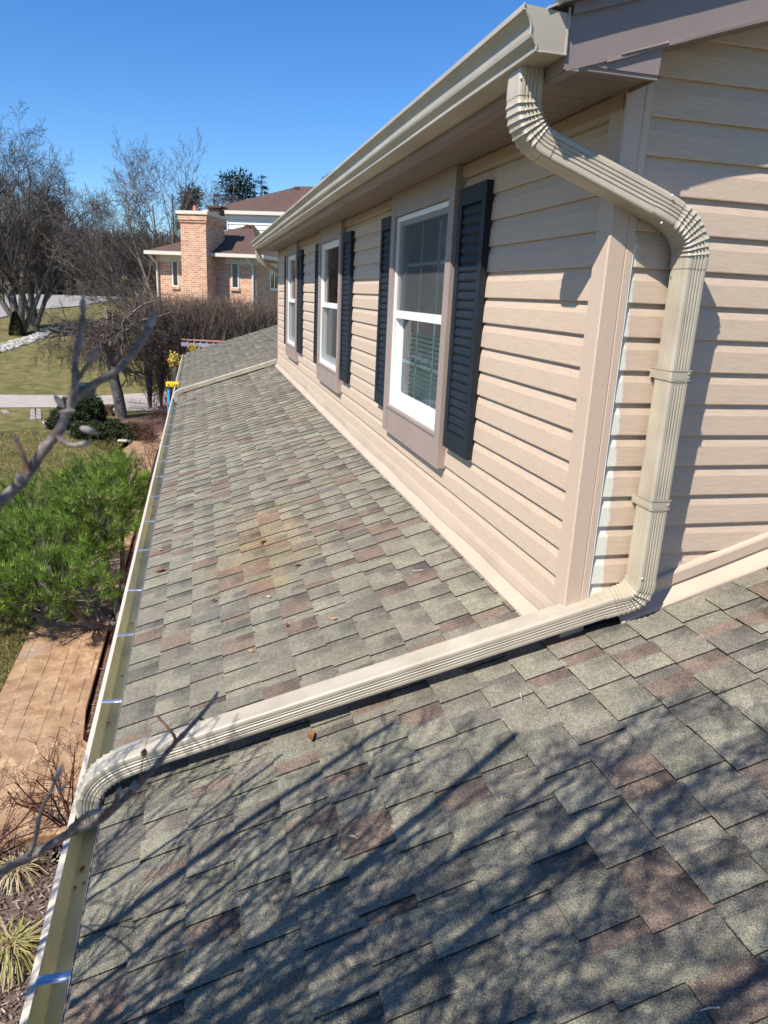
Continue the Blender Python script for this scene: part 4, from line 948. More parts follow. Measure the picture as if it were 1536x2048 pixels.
# leafy evergreen shrubs
LEAF = mat('shrub_leaves', (1, 1, 1), .6, attr=True, spec=.35)
def leafy(name, label, cat, blobs, n, cols, size, group=None):
    t = thing(name, label, cat, tuple(map(float, (blobs[0][0], blobs[0][1], -4.9))), group); mb = MB(); st = MB()
    W_ = [b[3]*b[5] for b in blobs]
    for bx, by, bz, rx, ry, rz in blobs:
        for k in range(5): st.tube([(bx+rnd.uniform(-.1, .1), by+rnd.uniform(-.1, .1), -4.95), (bx+rnd.uniform(-.5, .5)*rx, by+rnd.uniform(-.5, .5)*ry, bz+rz*.3)], [.03, .01], 4)
    for i in range(n):
        bx, by, bz, rx, ry, rz = rnd.choices(blobs, W_)[0]; v = unit(NPR.normal(0, 1, 3)); rr = rnd.uniform(.55, 1.0)**.5*(1+.13*math.sin(v[0]*7+bx*3)+.12*math.sin(v[1]*8+v[2]*9)); p = np.array([bx+v[0]*rx*rr, by+v[1]*ry*rr, bz+v[2]*rz*rr])
        if p[2] < -4.88: continue
        u = unit(v*.7+NPR.normal(0, .6, 3))*size*rnd.uniform(.6, 1.3); s_ = unit(np.cross(u, NPR.normal(0, 1, 3)))*size*.33; k = rnd.uniform(.7, 1.25); c = rnd.choice(cols)
        mb.face([p-u*.1, p+u*.45+s_, p+u, p+u*.45-s_], (c[0]*k, c[1]*k, c[2]*k))
    part(st, 'stems', BARK, t); part(mb, 'foliage', LEAF, t, color=True); return t
DG = [(.018, .028, .008), (.028, .042, .011), (.042, .06, .015), (.012, .018, .007)]
s1 = ground_at(150, 852); s2 = ground_at(215, 876)
leafy('evergreen_shrub', 'round dark evergreen shrub at the driveway edge, taller of the two', 'shrub', [(s1[0]-.05, s1[1]+.2, -4.62, .62, .6, .56), (s1[0]+.42, s1[1]+.5, -4.6, .5, .55, .55), (s1[0]-.3, s1[1]-.5, -4.72, .42, .4, .34)], 24000, DG, .055)
leafy('spreading_shrub', 'low spreading dark green shrub in front of the weeping tree trunk', 'shrub', [(s2[0]-.5, s2[1]+.05, -4.75, .55, .5, .32), (s2[0]+.2, s2[1]-.15, -4.73, .58, .5, .34), (s2[0]+.85, s2[1]-.35, -4.75, .48, .5, .32)], 24000, [(.025, .042, .009), (.04, .065, .013), (.06, .085, .02), (.02, .028, .009)], .05)
g_ = ground_at(34, 672); leafy('conical_shrub', 'small conical dark shrub against the left side of the forked maple', 'shrub', [(g_[0], g_[1], hterr(g_[0], g_[1])+.45, .4, .4, .65)], 1, DG, .05)
o = [c for c in bpy.data.objects if c.parent and c.parent.name == 'conical_shrub']
for q in o: bpy.data.objects.remove(q)
mb = MB(); zc0 = hterr(g_[0], g_[1])
for i in range(2600):
    f = rnd.random(); a = rnd.uniform(0, 6.3); r_ = .45*(1-f)**.6*(.6+.4*rnd.random()) if f > .15 else .38; p = np.array([g_[0]+r_*math.cos(a), g_[1]+r_*math.sin(a), zc0+1.35*f]); u = unit([math.cos(a), math.sin(a), .8])*.09; s_ = unit(np.cross(u, NPR.normal(0, 1, 3)))*.03; mb.face([p-s_, p+s_, p+u], rnd.choice(DG))
part(mb, 'foliage', LEAF, bpy.data.objects['conical_shrub'], color=True)

# ---- long-needled pine beside the walk
pt = thing('pine_shrub', 'bushy bright green pine with long needles overhanging the tan walk', 'pine', (-2.35, 7.35, -4.9))
PG = [(.065, .135, .012), (.10, .18, .016), (.04, .085, .008), (.17, .25, .035), (.08, .15, .013)]
nb = MB(); bb = MB(); bud = MB(); base = np.array([-2.3, 7.3, -4.95])
cen = [(-3.3, 7.9, -3.95, .95, 1.0, .55), (-2.75, 9.0, -3.55, .75, .9, .65), (-3.95, 7.3, -4.1, .7, .8, .45), (-3.0, 6.95, -4.1, .8, .6, .42), (-2.6, 8.1, -3.6, .6, .8, .5), (-3.6, 9.0, -3.8, .8, .9, .55), (-4.3, 8.2, -4.1, .55, .8, .42), (-2.5, 10.0, -3.6, .45, .7, .55)]
tufts = []
for cx, cy, cz, rx, ry, rz in cen:
    c0 = np.array([cx, cy, cz-.2]); bb.tube([base, (base+c0)/2+np.array([0, 0, -.15]), c0], [.055, .04, .02], 6)
    for i in range(int(200*rx*ry+75)):
        v = unit(NPR.normal(0, 1, 3)+np.array([0, 0, .35])); k = rnd.uniform(.6, 1.04)
        p = np.array([cx+v[0]*rx*k, cy+v[1]*ry*k, cz+v[2]*rz*k]); d = unit(v+np.array([0, 0, .9])+NPR.normal(0, .25, 3))
        if p[2] < -4.75 or p[0] > -1.85: continue
        tufts.append((p, d)); 
        if i % 3 == 0: bb.tube([c0, (c0+p)/2+np.array([0, 0, -.06]), p], [.016, .009, .005], 3)
for p, d in tufts:
    L0 = rnd.uniform(.17, .27); bb.tube([p-d*L0, p], [.006, .004], 3); a = unit(np.cross(d, [.3, .2, .9])); b_ = np.cross(d, a); kk = rnd.uniform(.45, 1.3)
    for q in range(44):
        t = rnd.random()**1.4*.8; th = rnd.uniform(0, 6.3); s_ = p-d*L0*t; o_ = a*math.cos(th)+b_*math.sin(th); u = unit(d*rnd.uniform(.5, 1.3)+o_*rnd.uniform(.5, 1.1)); ln = rnd.uniform(.11, .175)
        w_ = unit(np.cross(u, CF))*.0027; c = rnd.choice(PG); mb_c = (c[0]*kk, c[1]*kk, c[2]*kk); nb.face([s_-w_, s_+w_, s_+u*ln], mb_c)
    if rnd.random() < .5:
        for j in range(3): bud.blob(p+d*.012+NPR.normal(0, .008, 3), .006, .006, .013, 5, 3)
part(bb, 'branches', BARK, pt); part(nb, 'needles', mat('pine_needles', (1, 1, 1), .6, attr=True, spec=.15), pt, color=True); part(bud, 'buds', mat('pine_buds', (.40, .30, .17), .7), pt)

# ---- bare deciduous shrub in the front bed, ornamental grasses
def bshrub(label, x, y, h, n, cols, name='bare_shrub'):
    t = thing(name, label, 'shrub', (x, y, -4.9)); out = []
    P = dict(seg=[5, 4, 3, 3], wig=[.16, .2, .22, .2], up=[.03, .05, .03, 0], tap=[.5, .5, .6, .6], rmin=.0016, n=[6, 4, 3], t0=[.3, .2, .2], ang=[42, 45, 45], lr=[.55, .5, .5], rr=[.6, .65, .7])
    for k in range(n):
        a = rnd.uniform(0, 6.3); s_ = rnd.uniform(.3, 1.0); grow(out, np.array([x+rnd.uniform(-.08, .08), y+rnd.uniform(-.08, .08), -4.93]), (math.cos(a)*s_, math.sin(a)*s_, 1), h*rnd.uniform(.7, 1.1), .009, 0, P)
    part(to_mesh(out, 0, 9, cols), 'twigs', TWIG, t, color=True); return t
DR = [(.07, .028, .02), (.11, .045, .028), (.05, .025, .02), (.16, .07, .04)]
bshrub('leafless dark red twiggy shrub beside the walk under the gutter', -2.32, 3.35, .85, 12, DR)
bshrub('leafless twiggy shrub at the left corner of the landing', -2.95, 3.15, .62, 7, DR)
bshrub('red-twigged bare shrub beside the gutter beyond the pine', -2.25, 15.2, 1.0, 14, [(.14, .06, .05), (.2, .1, .08), (.1, .05, .04)])
bshrub('low red-twigged bare shrub between ladder and spreading shrub', -2.7, 19.6, .9, 16, [(.14, .06, .05), (.2, .1, .08), (.1, .05, .04)])
bshrub('bare red-twigged shrub at the mulch edge by the driveway', -2.1, 22.4, 1.1, 16, [(.14, .06, .05), (.2, .1, .08), (.1, .05, .04)])
def tuft(label, x, y, cols, n, h):
    t = thing('ornamental_grass', label, 'plant', (x, y, -4.9)); mb = MB()
    for i in range(n):
        a = rnd.uniform(0, 6.3); s_ = rnd.uniform(.5, 1.0); L0 = h*s_; c = rnd.choice(cols); w_ = rnd.uniform(.002, .0045); dx, dy = math.cos(a), math.sin(a); px_, py_ = -dy*w_, dx*w_
        pr = [(0, 0), (.25*L0*s_, .45*L0), (.62*L0, .62*L0*rnd.uniform(.6, 1)), (1.0*L0, .35*L0*rnd.uniform(.0, 1))]; x0, y0 = x+rnd.uniform(-.04, .04), y+rnd.uniform(-.04, .04)
        for (r0, z0), (r1, z1) in zip(pr[:-1], pr[1:]): mb.face([(x0+dx*r0-px_, y0+dy*r0-py_, -4.9+z0), (x0+dx*r0+px_, y0+dy*r0+py_, -4.9+z0), (x0+dx*r1+px_, y0+dy*r1+py_, -4.9+z1), (x0+dx*r1-px_, y0+dy*r1-py_, -4.9+z1)], c)
    part(mb, 'blades', LEAF, t, color=True)
YG = [(.36, .29, .15), (.42, .34, .19), (.24, .24, .06), (.30, .24, .13), (.20, .21, .05)]
STRAW = [(.36, .29, .17), (.42, .35, .22), (.28, .22, .13), (.26, .25, .10)]
t1 = ground_at(35, 1755); t2 = ground_at(28, 1915)
tuft('dry straw-coloured clump of ornamental grass, the one nearer the walk', t1[0], t1[1], STRAW, 200, .26)
tuft('yellow-green clump of ornamental grass at the lower left of the mulch bed', t2[0], t2[1], YG, 260, .29)
# yellow blossoming shrubs by the far gutter end
for lb, cpt in (('yellow-leaved shrub at the far end of the lower gutter', at(350, 712, 18.8)), ('yellow shrub just past the far roof edge', at(386, 697, 20.6))):
    x, y, z = map(float, cpt)
    t = thing('forsythia', lb, 'shrub', (x, y, -4.9)); st = MB(); mb = MB()
    for k in range(16):
        a = rnd.uniform(0, 6.3); e_ = np.array([x+.22*math.cos(a)*rnd.random(), y+.3*math.sin(a), z+rnd.uniform(-.2, .05)]); st.tube([(x, y, -4.9), ((x+e_[0])/2, (y+e_[1])/2, -3.7), e_], [.02, .012, .005], 3)
        for q in range(26): p = e_+NPR.normal(0, .05, 3); u = unit(NPR.normal(0, 1, 3))*.05; s_ = unit(np.cross(u, NPR.normal(0, 1, 3)))*.02; mb.face([p-s_, p+s_, p+u], rnd.choice([(.6, .42, .05), (.5, .36, .06), (.3, .25, .05)]))
    part(st, 'stems', BARK, t); part(mb, 'blossoms', LEAF, t, color=True)

# ---- stones
STN = mat('pale_stone', (1, 1, 1), .85, attr=True)
mb = MB(); q0 = [ground_at(*p) for p in ((-15, 702), (30, 690), (70, 677), (105, 658))]
cnt = 0
for i in range(700):
    f = rnd.random()*2.999; k = int(f); p = q0[k]+(q0[k+1]-q0[k])*(f-k); x, y = p[0]+rnd.uniform(-.4, .4), p[1]+rnd.uniform(-1, 1)*(1.7-f*.4); r_ = rnd.uniform(.06, .15); v = rnd.uniform(.2, .55)
    mb.blob((x, y, hterr(x, y)+r_*.35), r_, r_*rnd.uniform(.7, 1.1), r_*.6, 6, 4, .15, (v, v*.95, v*.85))
tag(mb.build('river_stones', STN, color=True), kind='stuff')
for i in range(34):
    t = i/33; px, py = (92+t*190, 846+38*math.sin(t*1.5)+rnd.uniform(-3, 3)); p = ground_at(px, py); r_ = rnd.uniform(.06, .13); v = rnd.uniform(.3, .6); mb = MB(); mb.blob((0, 0, r_*.3), r_*rnd.uniform(.9, 1.4), r_, r_*.6, 7, 4, .15, (v, v*.93, v*.85))
    o = mb.build('edging_stone', STN, color=True); o.location = (p[0], p[1], -4.9); tag(o, 'pale stone in the edging row around the evergreen shrubs', 'stone', 'stones edging the shrub bed')

# ---- things in the yard
def plank(px0, py0, px1, py1, label):
    a, b_ = ground_at(px0, py0), ground_at(px1, py1); d = unit([b_[0]-a[0], b_[1]-a[1], 0]); n_ = np.array([-d[1], d[0], 0])*.09; mb = MB(); k = 3
    for i in range(k):
        s0 = a+(b_-a)*(i/k+.01); s1_ = a+(b_-a)*((i+1)/k-.01); P_ = [s0-n_, s0+n_, s1_+n_, s1_-n_]; zt = -4.9+.09+.004*i
        top = [(q[0], q[1], zt) for q in P_]; bot = [(q[0], q[1], -4.9) for q in P_]; mb.face(top)
        for j in range(4): mb.face([bot[j], bot[(j+1) % 4], top[(j+1) % 4], top[j]])
    o = mb.build('paver_row', mat('grey_paver', (.34, .31, .27), .85, (.27, .25, .22), 12) if 'grey_paver' not in bpy.data.materials else bpy.data.materials['grey_paver']); tag(o, label, 'paver')
plank(66, 842, 67, 818, 'row of grey pavers on the lawn, left one of the parallel pair')
plank(77, 841, 75, 817, 'row of grey pavers on the lawn, right one of the parallel pair')
plank(15, 829, 7, 821, 'short row of grey pavers alone at the left edge of the lawn')
# cardboard box with open flap
p = ground_at(208, 830); bx = thing('cardboard_box', 'open brown cardboard box beside the weeping tree trunk', 'box', (p[0], p[1], -4.9)); CB = mat('cardboard', (.23, .14, .09), .85, (.19, .115, .075), 6)
mb = MB(); x, y = p[0], p[1]; s_ = .28
for a, b_ in (((x-s_, y-.2), (x-s_+.012, y+.2)), ((x+s_-.012, y-.2), (x+s_, y+.2)), ((x-s_+.012, y+.19), (x+s_-.012, y+.2)), ((x-.02, y-.2), (x+s_-.012, y-.19))): mb.box((*a, -4.89), (*b_, -4.5))
mb.box((x-s_, y-.2, -4.897), (x+s_, y+.2, -4.889)); part(mb, 'carton', CB, bx)
mb = MB(); mb.face([(x-s_, y-.2, -4.498), (x+s_, y-.2, -4.498), (x+s_+.02, y+.05, -4.46), (x-s_, y+.05, -4.47)]); mb.face([(x+s_, y-.2, -4.5), (x+s_, y+.2, -4.5), (x+s_+.13, y+.2, -4.62), (x+s_+.13, y-.2, -4.62)]); part(mb, 'flap', CB, bx)
# wheelie bin behind the shrub
p = ground_at(174, 822); x, y = p[0], p[1]+.5; bn = thing('rubbish_bin', 'dark green rubbish bin behind the round evergreen shrub', 'bin', (x, y, -4.9)); BG = mat('bin_plastic', (.02, .04, .035), .4)
mb = MB(); rows = []
for z, h_ in ((-4.85, .2), (-4.3, .25), (-4.02, .27)): rows.append([(x-h_, y-h_, z), (x+h_, y-h_, z), (x+h_, y+h_, z), (x-h_, y+h_, z)])
mb.grid(rows, True); part(mb, 'body', BG, bn)
mb = MB(); mb.grid([[(x-.30, y-.30, -4.02), (x+.30, y-.30, -4.02)], [(x-.30, y-.28, -3.95), (x+.30, y-.28, -3.95)], [(x-.28, y+.28, -3.92), (x+.28, y+.28, -3.92)]]); mb.box((x-.22, y-.33, -4.0), (x+.22, y-.30, -3.97)); part(mb, 'lid', BG, bn)
for sx in (-1, 1):
    mb = MB()
    mb.tube([(x+sx*.27, y+.2, -4.8), (x+sx*.31, y+.2, -4.8)], .1, 12, cap=True); part(mb, 'wheel', DARKIN, bn)
# black tarp wedge on the drive
mb = MB(); P_ = [ground_at(280, 812), ground_at(345, 822), ground_at(368, 812), ground_at(352, 797), ground_at(338, 799)]
top = [(q[0], q[1], -4.86+(.18 if i in (1, 2, 3) else .02)) for i, q in enumerate(P_)]; mb.face(top); mb.grid([[(*q[:2], -4.9) for q in P_], top], True)
tag(mb.build('tarp', mat('black_tarp', (.006, .006, .007), .7)), 'black folded tarp wedge lying on the driveway by the ladder', 'tarp')
# stepladder by the gutter
BLU = mat('blue_fibreglass', (.03, .28, .62), .45); YEL = mat('yellow_plastic', (.85, .60, .01), .4)
yl = 11.6; xl = float(at(334, 770, 11.55)[0]); ld = thing('stepladder', 'blue fibreglass stepladder with yellow top cap standing at the gutter', 'ladder', (xl+.3, yl, -4.9)); zt = -2.20
for sx in (0, 1):
    for sy in (-1, 1):
        mb = MB(); x0 = xl+.02+sx*.13; dx = (-.04 if sx == 0 else .03); P0 = np.array([x0, yl+sy*.04, zt-.02]); P1 = np.array([x0+dx+.0, yl+sy*.75, -4.9]); w_ = .02
        g = [[P+np.array(o_) for o_ in ((-w_, -.012, 0), (w_, -.012, 0), (w_, .012, 0), (-w_, .012, 0))] for P in (P1, P0)]; mb.grid(g, True); part(mb, 'rail', BLU, ld)
for k in range(1, 8):
    t = k/8; yy = yl-.04-.71*t; z = zt-.02-2.68*t; mb = MB(); mb.box((xl+.0-.04*t, yy-.05, z), (xl+.16+.03*t, yy+.04, z+.02)); part(mb, 'step', STEEL, ld)
mb = MB(); mb.box((xl-.02, yl-.10, zt-.04), (xl+.205, yl+.10, zt+.03)); mb.box((xl-.01, yl-.104, zt-.03), (xl+.195, yl-.10, zt+.02)); capo = part(mb, 'top_cap', YEL, ld)
mb = MB()
for u, v_, w_, h_ in ((.02, .0, .02, .03), (.095, -.008, .008, .014), (.11, -.008, .02, .02), (.135, .004, .008, .024), (.15, -.008, .018, .02), (.175, -.006, .02, .006), (.16, .0, .012, .03)):
    mb.box((xl+u, yl-.1055, zt-.008+v_-h_/2), (xl+u+w_, yl-.1045, zt-.008+v_+h_/2))
o = part(mb, 'cap_lettering', DARKIN, capo); o.location = (0, 0, 0)
# van with a ladder on its rack, mostly hidden past the far roof edge
vx, vy = -.55, 24.6; vn = thing('van', 'dark van parked past the far roof edge with a ladder on top', 'van', (vx, vy, -4.8)); VM = mat('van_paint', (.03, .03, .035), .3)
mb = MB(); prof = [(-2.3, -4.45), (-2.35, -3.9), (-1.75, -3.65), (-1.2, -2.85), (2.3, -2.8), (2.35, -4.45)]
prof = [(vx+a+.6, b_) for a, b_ in prof]; mb.prism(prof, vy-.9, vy+.9, 1); part(mb, 'body', VM, vn)
mb = MB()
for a, b_ in ((-.75, .1), (.25, 1.3), (1.45, 2.6)): mb.box((vx+a, vy-.912, -3.55), (vx+b_, vy-.9, -3.0))
part(mb, 'side_windows', NGL, vn)
for a in (-1.1, 2.2):
    for sy in (-1, 1):
        mb = MB(); mb.tube([(vx+a, vy+sy*.78, -4.55), (vx+a, vy+sy*.95, -4.55)], .33, 18, cap=True); part(mb, 'wheel', DARKIN, vn)
lad = thing('extension_ladder', 'long aluminium ladder with a red upper rail lying on the van roof', 'ladder', (-1.9, 24.2, -2.6))
A_ = at(362, 682, 24.0); B_ = at(490, 689, 24.0); ALU = mat('aluminium', (.72, .74, .78), .35, metal=.6); REDR = mat('red_rail', (.60, .27, .24), .5)
for dz, m_, nm in ((.055, REDR, 'red_rail'), (-.10, ALU, 'rail')):
    hh = .022 if nm == 'red_rail' else .06; mb = MB(); d = B_-A_; g = [[P+np.array(o_)+np.array([0, 0, dz]) for o_ in ((0, -.04, -hh), (0, .04, -hh), (0, .04, hh), (0, -.04, hh))] for P in (A_, B_)]; mb.grid(g, True); part(mb, nm, m_, lad)
for k in range(1, 10):
    P_ = A_+(B_-A_)*k/10; mb = MB(); mb.tube([P_+np.array([-.03, 0, -.06]), P_+np.array([.02, 0, .02])], .018, 6); part(mb, 'rung', ALU, lad)
for k in (.25, .8):
    P_ = A_+(B_-A_)*k; mb = MB(); mb.box((P_[0]-.03, vy-.8, -2.82), (P_[0]+.03, vy+.8, -2.70)); mb.box((P_[0]-.03, vy-.72, P_[2]-.2 if P_[2]-.2 < -2.7 else -2.70), (P_[0]+.03, vy-.66, P_[2]-.14)); part(mb, 'rack_bar', VM, vn)
# street furniture far off
p = ground_at(253, 585); x, y = at(252, 560, 62)[0], 62; sg = thing('yard_sign', 'teal and yellow sign on a post beyond the street', 'sign', (x, y, hterr(x, y)))
zc_ = at(252, 553, 62)[2]; TE = mat('teal_paint', (.01, .30, .28), .5); YE = mat('sign_yellow', (.80, .68, .10), .5)
mb = MB(); mb.box((x-.05, y, hterr(x, y)-.2), (x+.05, y+.08, zc_+.5)); part(mb, 'post', DARKIN, sg)
mb = MB(); mb.box((x-.27, y-.03, zc_+.0), (x+.27, y-.005, zc_+.24)); part(mb, 'teal_panel', TE, sg)
mb = MB(); mb.box((x-.27, y-.031, zc_-.24), (x+.27, y-.004, zc_)); yp = part(mb, 'yellow_panel', YE, sg)
mb = MB()
for u in (-.13, 0, .13): mb.box((x+u-.03, y-.034, zc_-.14), (x+u+.03, y-.031, zc_-.10)); mb.box((x+u-.012, y-.0335, zc_-.17), (x+u+.012, y-.0305, zc_-.07))
o = part(mb, 'lettering', TE, yp); o.location = (0, 0, 0)
for i, (px, py0, py1, c, lb) in enumerate(((273, 562, 578, (.7, .7, .68), 'thin white post left of the salmon post by the woods'), (281, 567, 579, (.78, .78, .76), 'short white post beside the salmon post'), (285, 564, 579, (.62, .33, .26), 'salmon coloured post between short white posts'), (291, 567, 579, (.7, .7, .68), 'white post nearest the brick house corner'))):
    a = at(px, py1, 60); b_ = at(px, py0, 60); zb_ = hterr(a[0], 60); mb = MB(); mb.box((a[0]-.09, 60-.09, min(zb_, a[2])-.2), (a[0]+.09, 60.09, b_[2])); mb.box((a[0]-.12, 60-.12, b_[2]), (a[0]+.12, 60.12, b_[2]+.06))
    tag(mb.build('marker_post', mat('post_%d' % i, c, .6)), lb, 'post')

# ================================================================== NEAR MAGNOLIA TREE
MAG = mat('magnolia_bark', (.30, .26, .235), .8, (.12, .092, .08), 130, .0012, 220, detail=8)
MAGR = mat('magnolia_shoot', (.23, .10, .06), .6, (.15, .09, .08), 30)
BUD = mat('magnolia_bud', (.40, .37, .35), .9, (.22, .19, .18), 60, .0015, 150)
mt = thing('magnolia_tree', 'budding magnolia whose near twigs reach in from the left over the lower gutter', 'tree', (-4.1, -2.0, -4.9))
def pxline(pts, t0, t1): n = len(pts)-1; return [atdepth(px, py, t0+(t1-t0)*i/n) for i, (px, py) in enumerate(pts)]
def smooth_line(P_, k=7):
    P_ = [np.array(p) for p in P_]; o = []
    for i in range(len(P_)-1):
        p0 = P_[max(0, i-1)]; p1 = P_[i]; p2 = P_[i+1]; p3 = P_[min(len(P_)-1, i+2)]
        for j in range(k): t = j/k; o.append(.5*((2*p1)+(-p0+p2)*t+(2*p0-5*p1+4*p2-p3)*t*t+(-p0+3*p1-3*p2+p3)*t**3))
    o.append(P_[-1]); return o
TW = []
def twig(pts, t0, t1, r0, r1, m=MAG):
    L0 = smooth_line(pxline(pts, t0, t1)); n = len(L0); mb = MB(); rr = [r0+(r1-r0)*i/(n-1) for i in range(n)]
    rr = [r*.86*(1+.07*math.sin(i*1.7)+.05*math.sin(i*3.1)+(.30 if i % 8 == 4 else 0)) for i, r in enumerate(rr)]
    mb.tube(L0, rr, 8, cap=True); part(mb, 'branch', m, mt, smooth=True)
def budp(px, py, t, d_px, d_py, ln, r, m=BUD):
    c = atdepth(px, py, t); e_ = atdepth(px+d_px, py+d_py, t); u = unit(e_-c); mb = MB(); prof = [(0, .35), (.12, .75), (.35, 1.0), (.6, .9), (.85, .5), (1.0, .08)]
    mb.tube([c+u*ln*1.08*a for a, _ in prof], [r*.82*b_ for _, b_ in prof], 9, cap=True); part(mb, 'bud', m, mt, smooth=True)
D1 = .62
twig([(-120, 1085), (-40, 1035), (0, 1003), (50, 955), (92, 893), (118, 862), (132, 828), (152, 795), (185, 770), (232, 742), (262, 712), (285, 680), (298, 655)], D1, D1+.03, .0062, .0030)
twig([(140, 806), (150, 770), (150, 730), (158, 690), (163, 650), (167, 622)], D1+.01, D1, .0036, .0022, MAG)
twig([(152, 765), (168, 740), (182, 722)], D1+.01, D1, .0026, .0022); budp(180, 724, D1, 10, -18, .013, .0036)
budp(166, 624, D1, 0, -20, .0125, .0033); budp(294, 662, D1+.03, 14, -30, .019, .0046)
twig([(286, 682), (292, 668), (298, 655)], D1+.029, D1+.03, .0034, .0034, MAGR)
twig([(110, 868), (135, 888), (160, 890)], D1+.01, D1+.01, .0030, .0024); budp(156, 889, D1+.01, 20, -3, .010, .003)
twig([(58, 948), (48, 915), (35, 885)], D1, D1, .0026, .0018, MAGR); budp(36, 888, D1, -6, -14, .008, .0026)
budp(128, 815, D1+.01, -12, -15, .013, .0036); budp(150, 822, D1+.012, -30, 2, .014, .0034); budp(40, 965, D1, -4, -14, .008, .0034); budp(160, 855, D1+.01, 30, 10, .016, .0038); budp(230, 728, D1+.02, 4, -12, .008, .003, MAGR)
D2 = .86
twig([(-140, 1830), (-40, 1770), (0, 1745), (62, 1712), (130, 1672), (200, 1640), (262, 1585), (300, 1545), (340, 1498), (382, 1452), (412, 1418), (432, 1392)], D2, D2+.05, .0068, .0026)
twig([(58, 1712), (72, 1672), (80, 1630), (98, 1588), (112, 1560)], D2, D2-.01, .0032, .0022); budp(112, 1562, D2-.01, 14, -40, .020, .0040)
budp(116, 1585, D2-.01, 14, -14, .011, .0040)
twig([(128, 1672), (160, 1640), (180, 1626)], D2, D2-.02, .0042, .0034, MAG); budp(176, 1628, D2-.02, 24, -8, .016, .0042)
twig([(200, 1640), (225, 1612), (238, 1585)], D2+.01, D2+.01, .0030, .0026, MAGR); budp(236, 1590, D2+.01, 4, -14, .010, .0044)
budp(268, 1580, D2+.02, 4, -20, .012, .0060); budp(281, 1565, D2+.02, 2, -16, .010, .0040, MAGR)
twig([(346, 1494), (350, 1476), (338, 1458), (318, 1436)], D2+.03, D2+.03, .0026, .0017, MAGR); budp(320, 1438, D2+.03, -6, -8, .006, .0022, MAGR)
budp(428, 1400, D2+.05, 10, -22, .012, .0026); budp(396, 1436, D2+.04, 18, 6, .008, .0022, MAGR); budp(322, 1535, D2+.02, 24, 3, .011, .0026, MAGR)
twig([(282, 1560), (283, 1535), (287, 1510)], D2+.02, D2+.02, .0008, .0007, MAGR); budp(287, 1513, D2+.02, 2, -12, .009, .0050, MAGR)
# crown overhead and behind the camera (it throws the shadow on the near roof)
def off_frame(p):
    x, y, z = proj(p)
    if z > .1 and -60 < x < 1600 and -60 < y < 2110: return False
    if np.linalg.norm(p-CAM) < .45: return False
    t = (p[2]-ZR-SL*p[0])/(SUN[2]/-SUN[0]+SL)      # where its shadow lands on the roof plane
    xs_, ys_ = p[0]+t, p[1]+.68*t
    if ys_ > .42-.62*(xs_+1.43)+.12*math.sin(xs_*9): return False
    return True
PX = dict(seg=[8, 7, 6, 5, 4], wig=[.05, .09, .12, .15, .18], up=[.01, .01, .01, .0, .0], tap=[.35, .3, .35, .4, .5], rmin=.0028, n=[10, 7, 4, 2], t0=[.22, .12, .12, .12], ang=[22, 28, 36, 42], lr=[.6, .55, .5, .45], rr=[.5, .55, .6, .65], keep=off_frame)
NPR = np.random.RandomState(11)
out = []
fork = np.array([-4.0, -1.9, -2.3])
mb = MB(); mb.tube([(-4.1, -2.0, -5.0), (-4.06, -1.96, -3.6), (-4.0, -1.9, -2.2)], [.13, .11, .10], 10); part(mb, 'trunk', MAG, mt, smooth=True)
for d, Ln, r, y0 in (((.80, .22, .66), 4.6, .028, 0), ((.80, .32, .74), 4.2, .025, .1), ((.80, .08, .70), 4.6, .026, -.1), ((.76, .42, .78), 3.8, .020, .15), ((.86, -.03, .80), 4.8, .027, -.1), ((.8, -.18, .72), 4.4, .024, -.15), ((.8, .32, .42), 2.9, .017, .1), ((.8, .16, .44), 3.1, .018, .05), ((.78, .02, .46), 3.2, .018, 0), ((.75, -.12, .48), 3.2, .018, -.1), ((.82, .24, .54), 3.4, .018, .1), ((.84, .10, .58), 3.8, .020, 0)):
    grow(out, fork+np.array([0, y0, rnd.uniform(-.1, .1)]), d, Ln, r, 0, PX)
def clip(out):
    o = []
    for lvl, pts, rad in out:
        k = len(pts)
        for i, p in enumerate(pts):
            if not off_frame(p): k = i; break
        if k >= 2: o.append((lvl, pts[:k], rad[:k]))
    return o
out = clip(out)
part(to_mesh(out, 0, 1), 'limbs', MAG, mt, smooth=True); part(to_mesh(out, 2, 9, [(.16, .13, .115), (.12, .095, .085)]), 'crown', TWIG, mt, color=True)

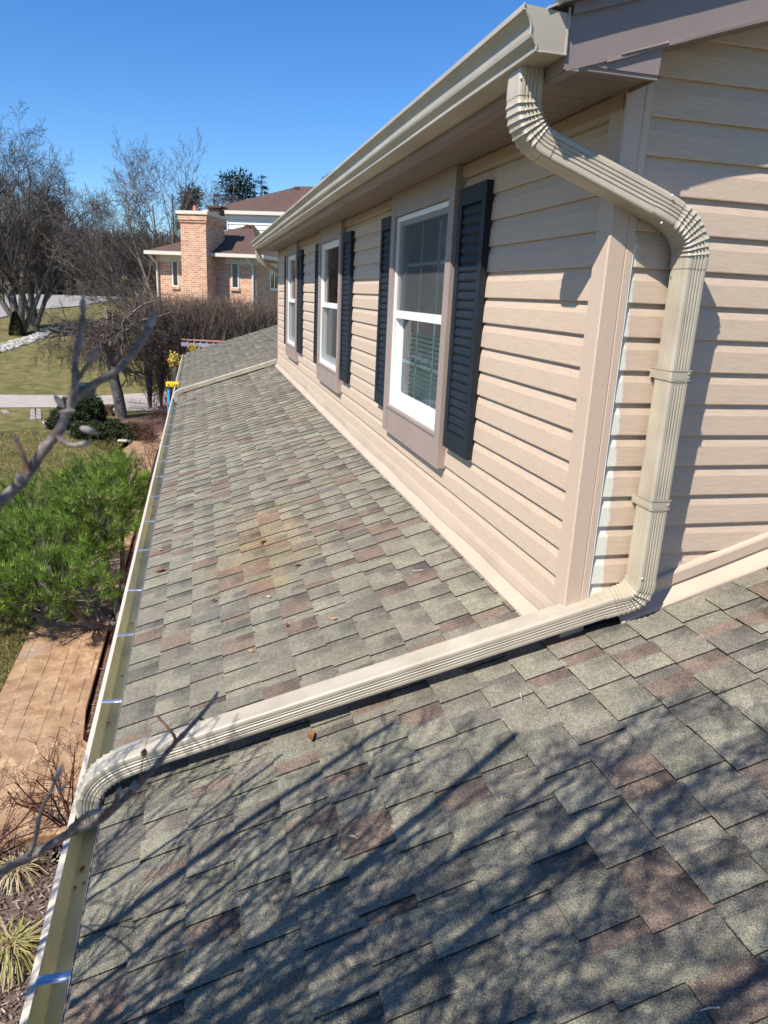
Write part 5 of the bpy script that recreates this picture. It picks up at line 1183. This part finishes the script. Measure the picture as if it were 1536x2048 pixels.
# ---- fallen bits on the roof
def roofbit(px, py, kind, ln, label, cat, ang=0, name='fallen_leaf'):
    d = ray(px, py); t = (ZR+.0135+SL*CAM[0]-CAM[2])/(d[2]-SL*d[0]); p = CAM+d*t; mb = MB(); ca, sa = math.cos(ang), math.sin(ang)
    def q(u, v_, h): x = p[0]+(u*ca-v_*sa)*.95; y = p[1]+(u*sa+v_*ca); return RP(x, y, .0155+h)
    if kind == 'leaf':
        w_ = ln*.3
        mb.grid([[q(-ln*.5, 0, .002), q(-ln*.2, w_*.8, .010), q(ln*.2, w_, .006), q(ln*.5, 0, .013)], [q(-ln*.5, 0, .002), q(-ln*.2, 0, .001), q(ln*.2, 0, .001), q(ln*.5, 0, .013)], [q(-ln*.5, 0, .002), q(-ln*.2, -w_*.7, .012), q(ln*.2, -w_*.8, .009), q(ln*.5, 0, .013)]])
    elif kind == 'twig': mb.tube([q(-ln*.5, 0, .002), q(0, ln*.05, .004), q(ln*.5, 0, .003)], .0016, 4, cap=True)
    else: mb.blob(q(0, 0, .003), ln*.5, ln*.35, .003, 6, 4, .2)
    m_ = {'leaf': ('dry_leaf', (.20, .08, .03)), 'twig': ('pale_twig', (.62, .55, .42)), 'husk': ('pale_husk', (.62, .52, .33)), 'chip': ('tan_scrap', (.50, .26, .10))}[kind if kind in ('leaf', 'twig', 'husk') else 'chip']
    mm = bpy.data.materials.get(m_[0]) or mat(m_[0], m_[1], .8); o = mb.build(name, mm); tag(o, label, cat); return o
roofbit(627, 1474, 'leaf', .05, 'curled brown leaf on the near roof just below the long roof pipe', 'leaf', 1.4)
roofbit(577, 1252, 'leaf', .024, 'small reddish leaf on the roof above the middle of the roof pipe', 'leaf', 1.2)
roofbit(452, 1004, 'leaf', .06, 'yellow-brown leaf on the upper left of the middle roof', 'leaf', .7)
roofbit(322, 1142, 'leaf', .07, 'long rusty leaf close to the lower gutter edge', 'leaf', -.4)
roofbit(528, 1084, 'leaf', .06, 'crumpled leaf at the top of the rust stain', 'leaf', 1.0)
roofbit(598, 1132, 'leaf', .04, 'orange leaf scrap at the lower right of the rust stain', 'leaf', .2)
roofbit(430, 1202, 'leaf', .03, 'brown leaf scrap midway between gutter and roof pipe', 'leaf', .9)
roofbit(540, 1194, 'husk', .022, 'pale oval husk on the roof left of the small reddish leaf', 'husk', .2, 'seed_husk')
roofbit(768, 940, 'husk', .03, 'pale husk beside the wall flashing below the nearest window', 'husk', .2, 'seed_husk')
roofbit(671, 1238, 'chip', .025, 'tan scrap on the roof right of the small reddish leaf', 'scrap', .9, 'bark_scrap')
roofbit(505, 1302, 'chip', .025, 'tan scrap on the roof left above the roof pipe', 'scrap', .3, 'bark_scrap')
roofbit(323, 1100, 'chip', .03, 'orange scrap near the gutter above the long rusty leaf', 'scrap', .3, 'bark_scrap')
roofbit(712, 1676, 'twig', .030, 'short pale stick on the shaded near roof left of centre', 'stick', -.9, 'stick')
roofbit(750, 1508, 'twig', .022, 'tiny pale stick just below the roof pipe shadow', 'stick', .8, 'stick')
roofbit(1045, 1392, 'twig', .024, 'small pale stick on the near roof right of centre', 'stick', 1.3, 'stick')
roofbit(1425, 2020, 'twig', .035, 'white twig fragment at the bottom right of the roof', 'stick', -.3, 'stick')
roofbit(838, 1142, 'twig', .05, 'thin curved stick on the roof near the wall flashing', 'stick', 2.6, 'stick')
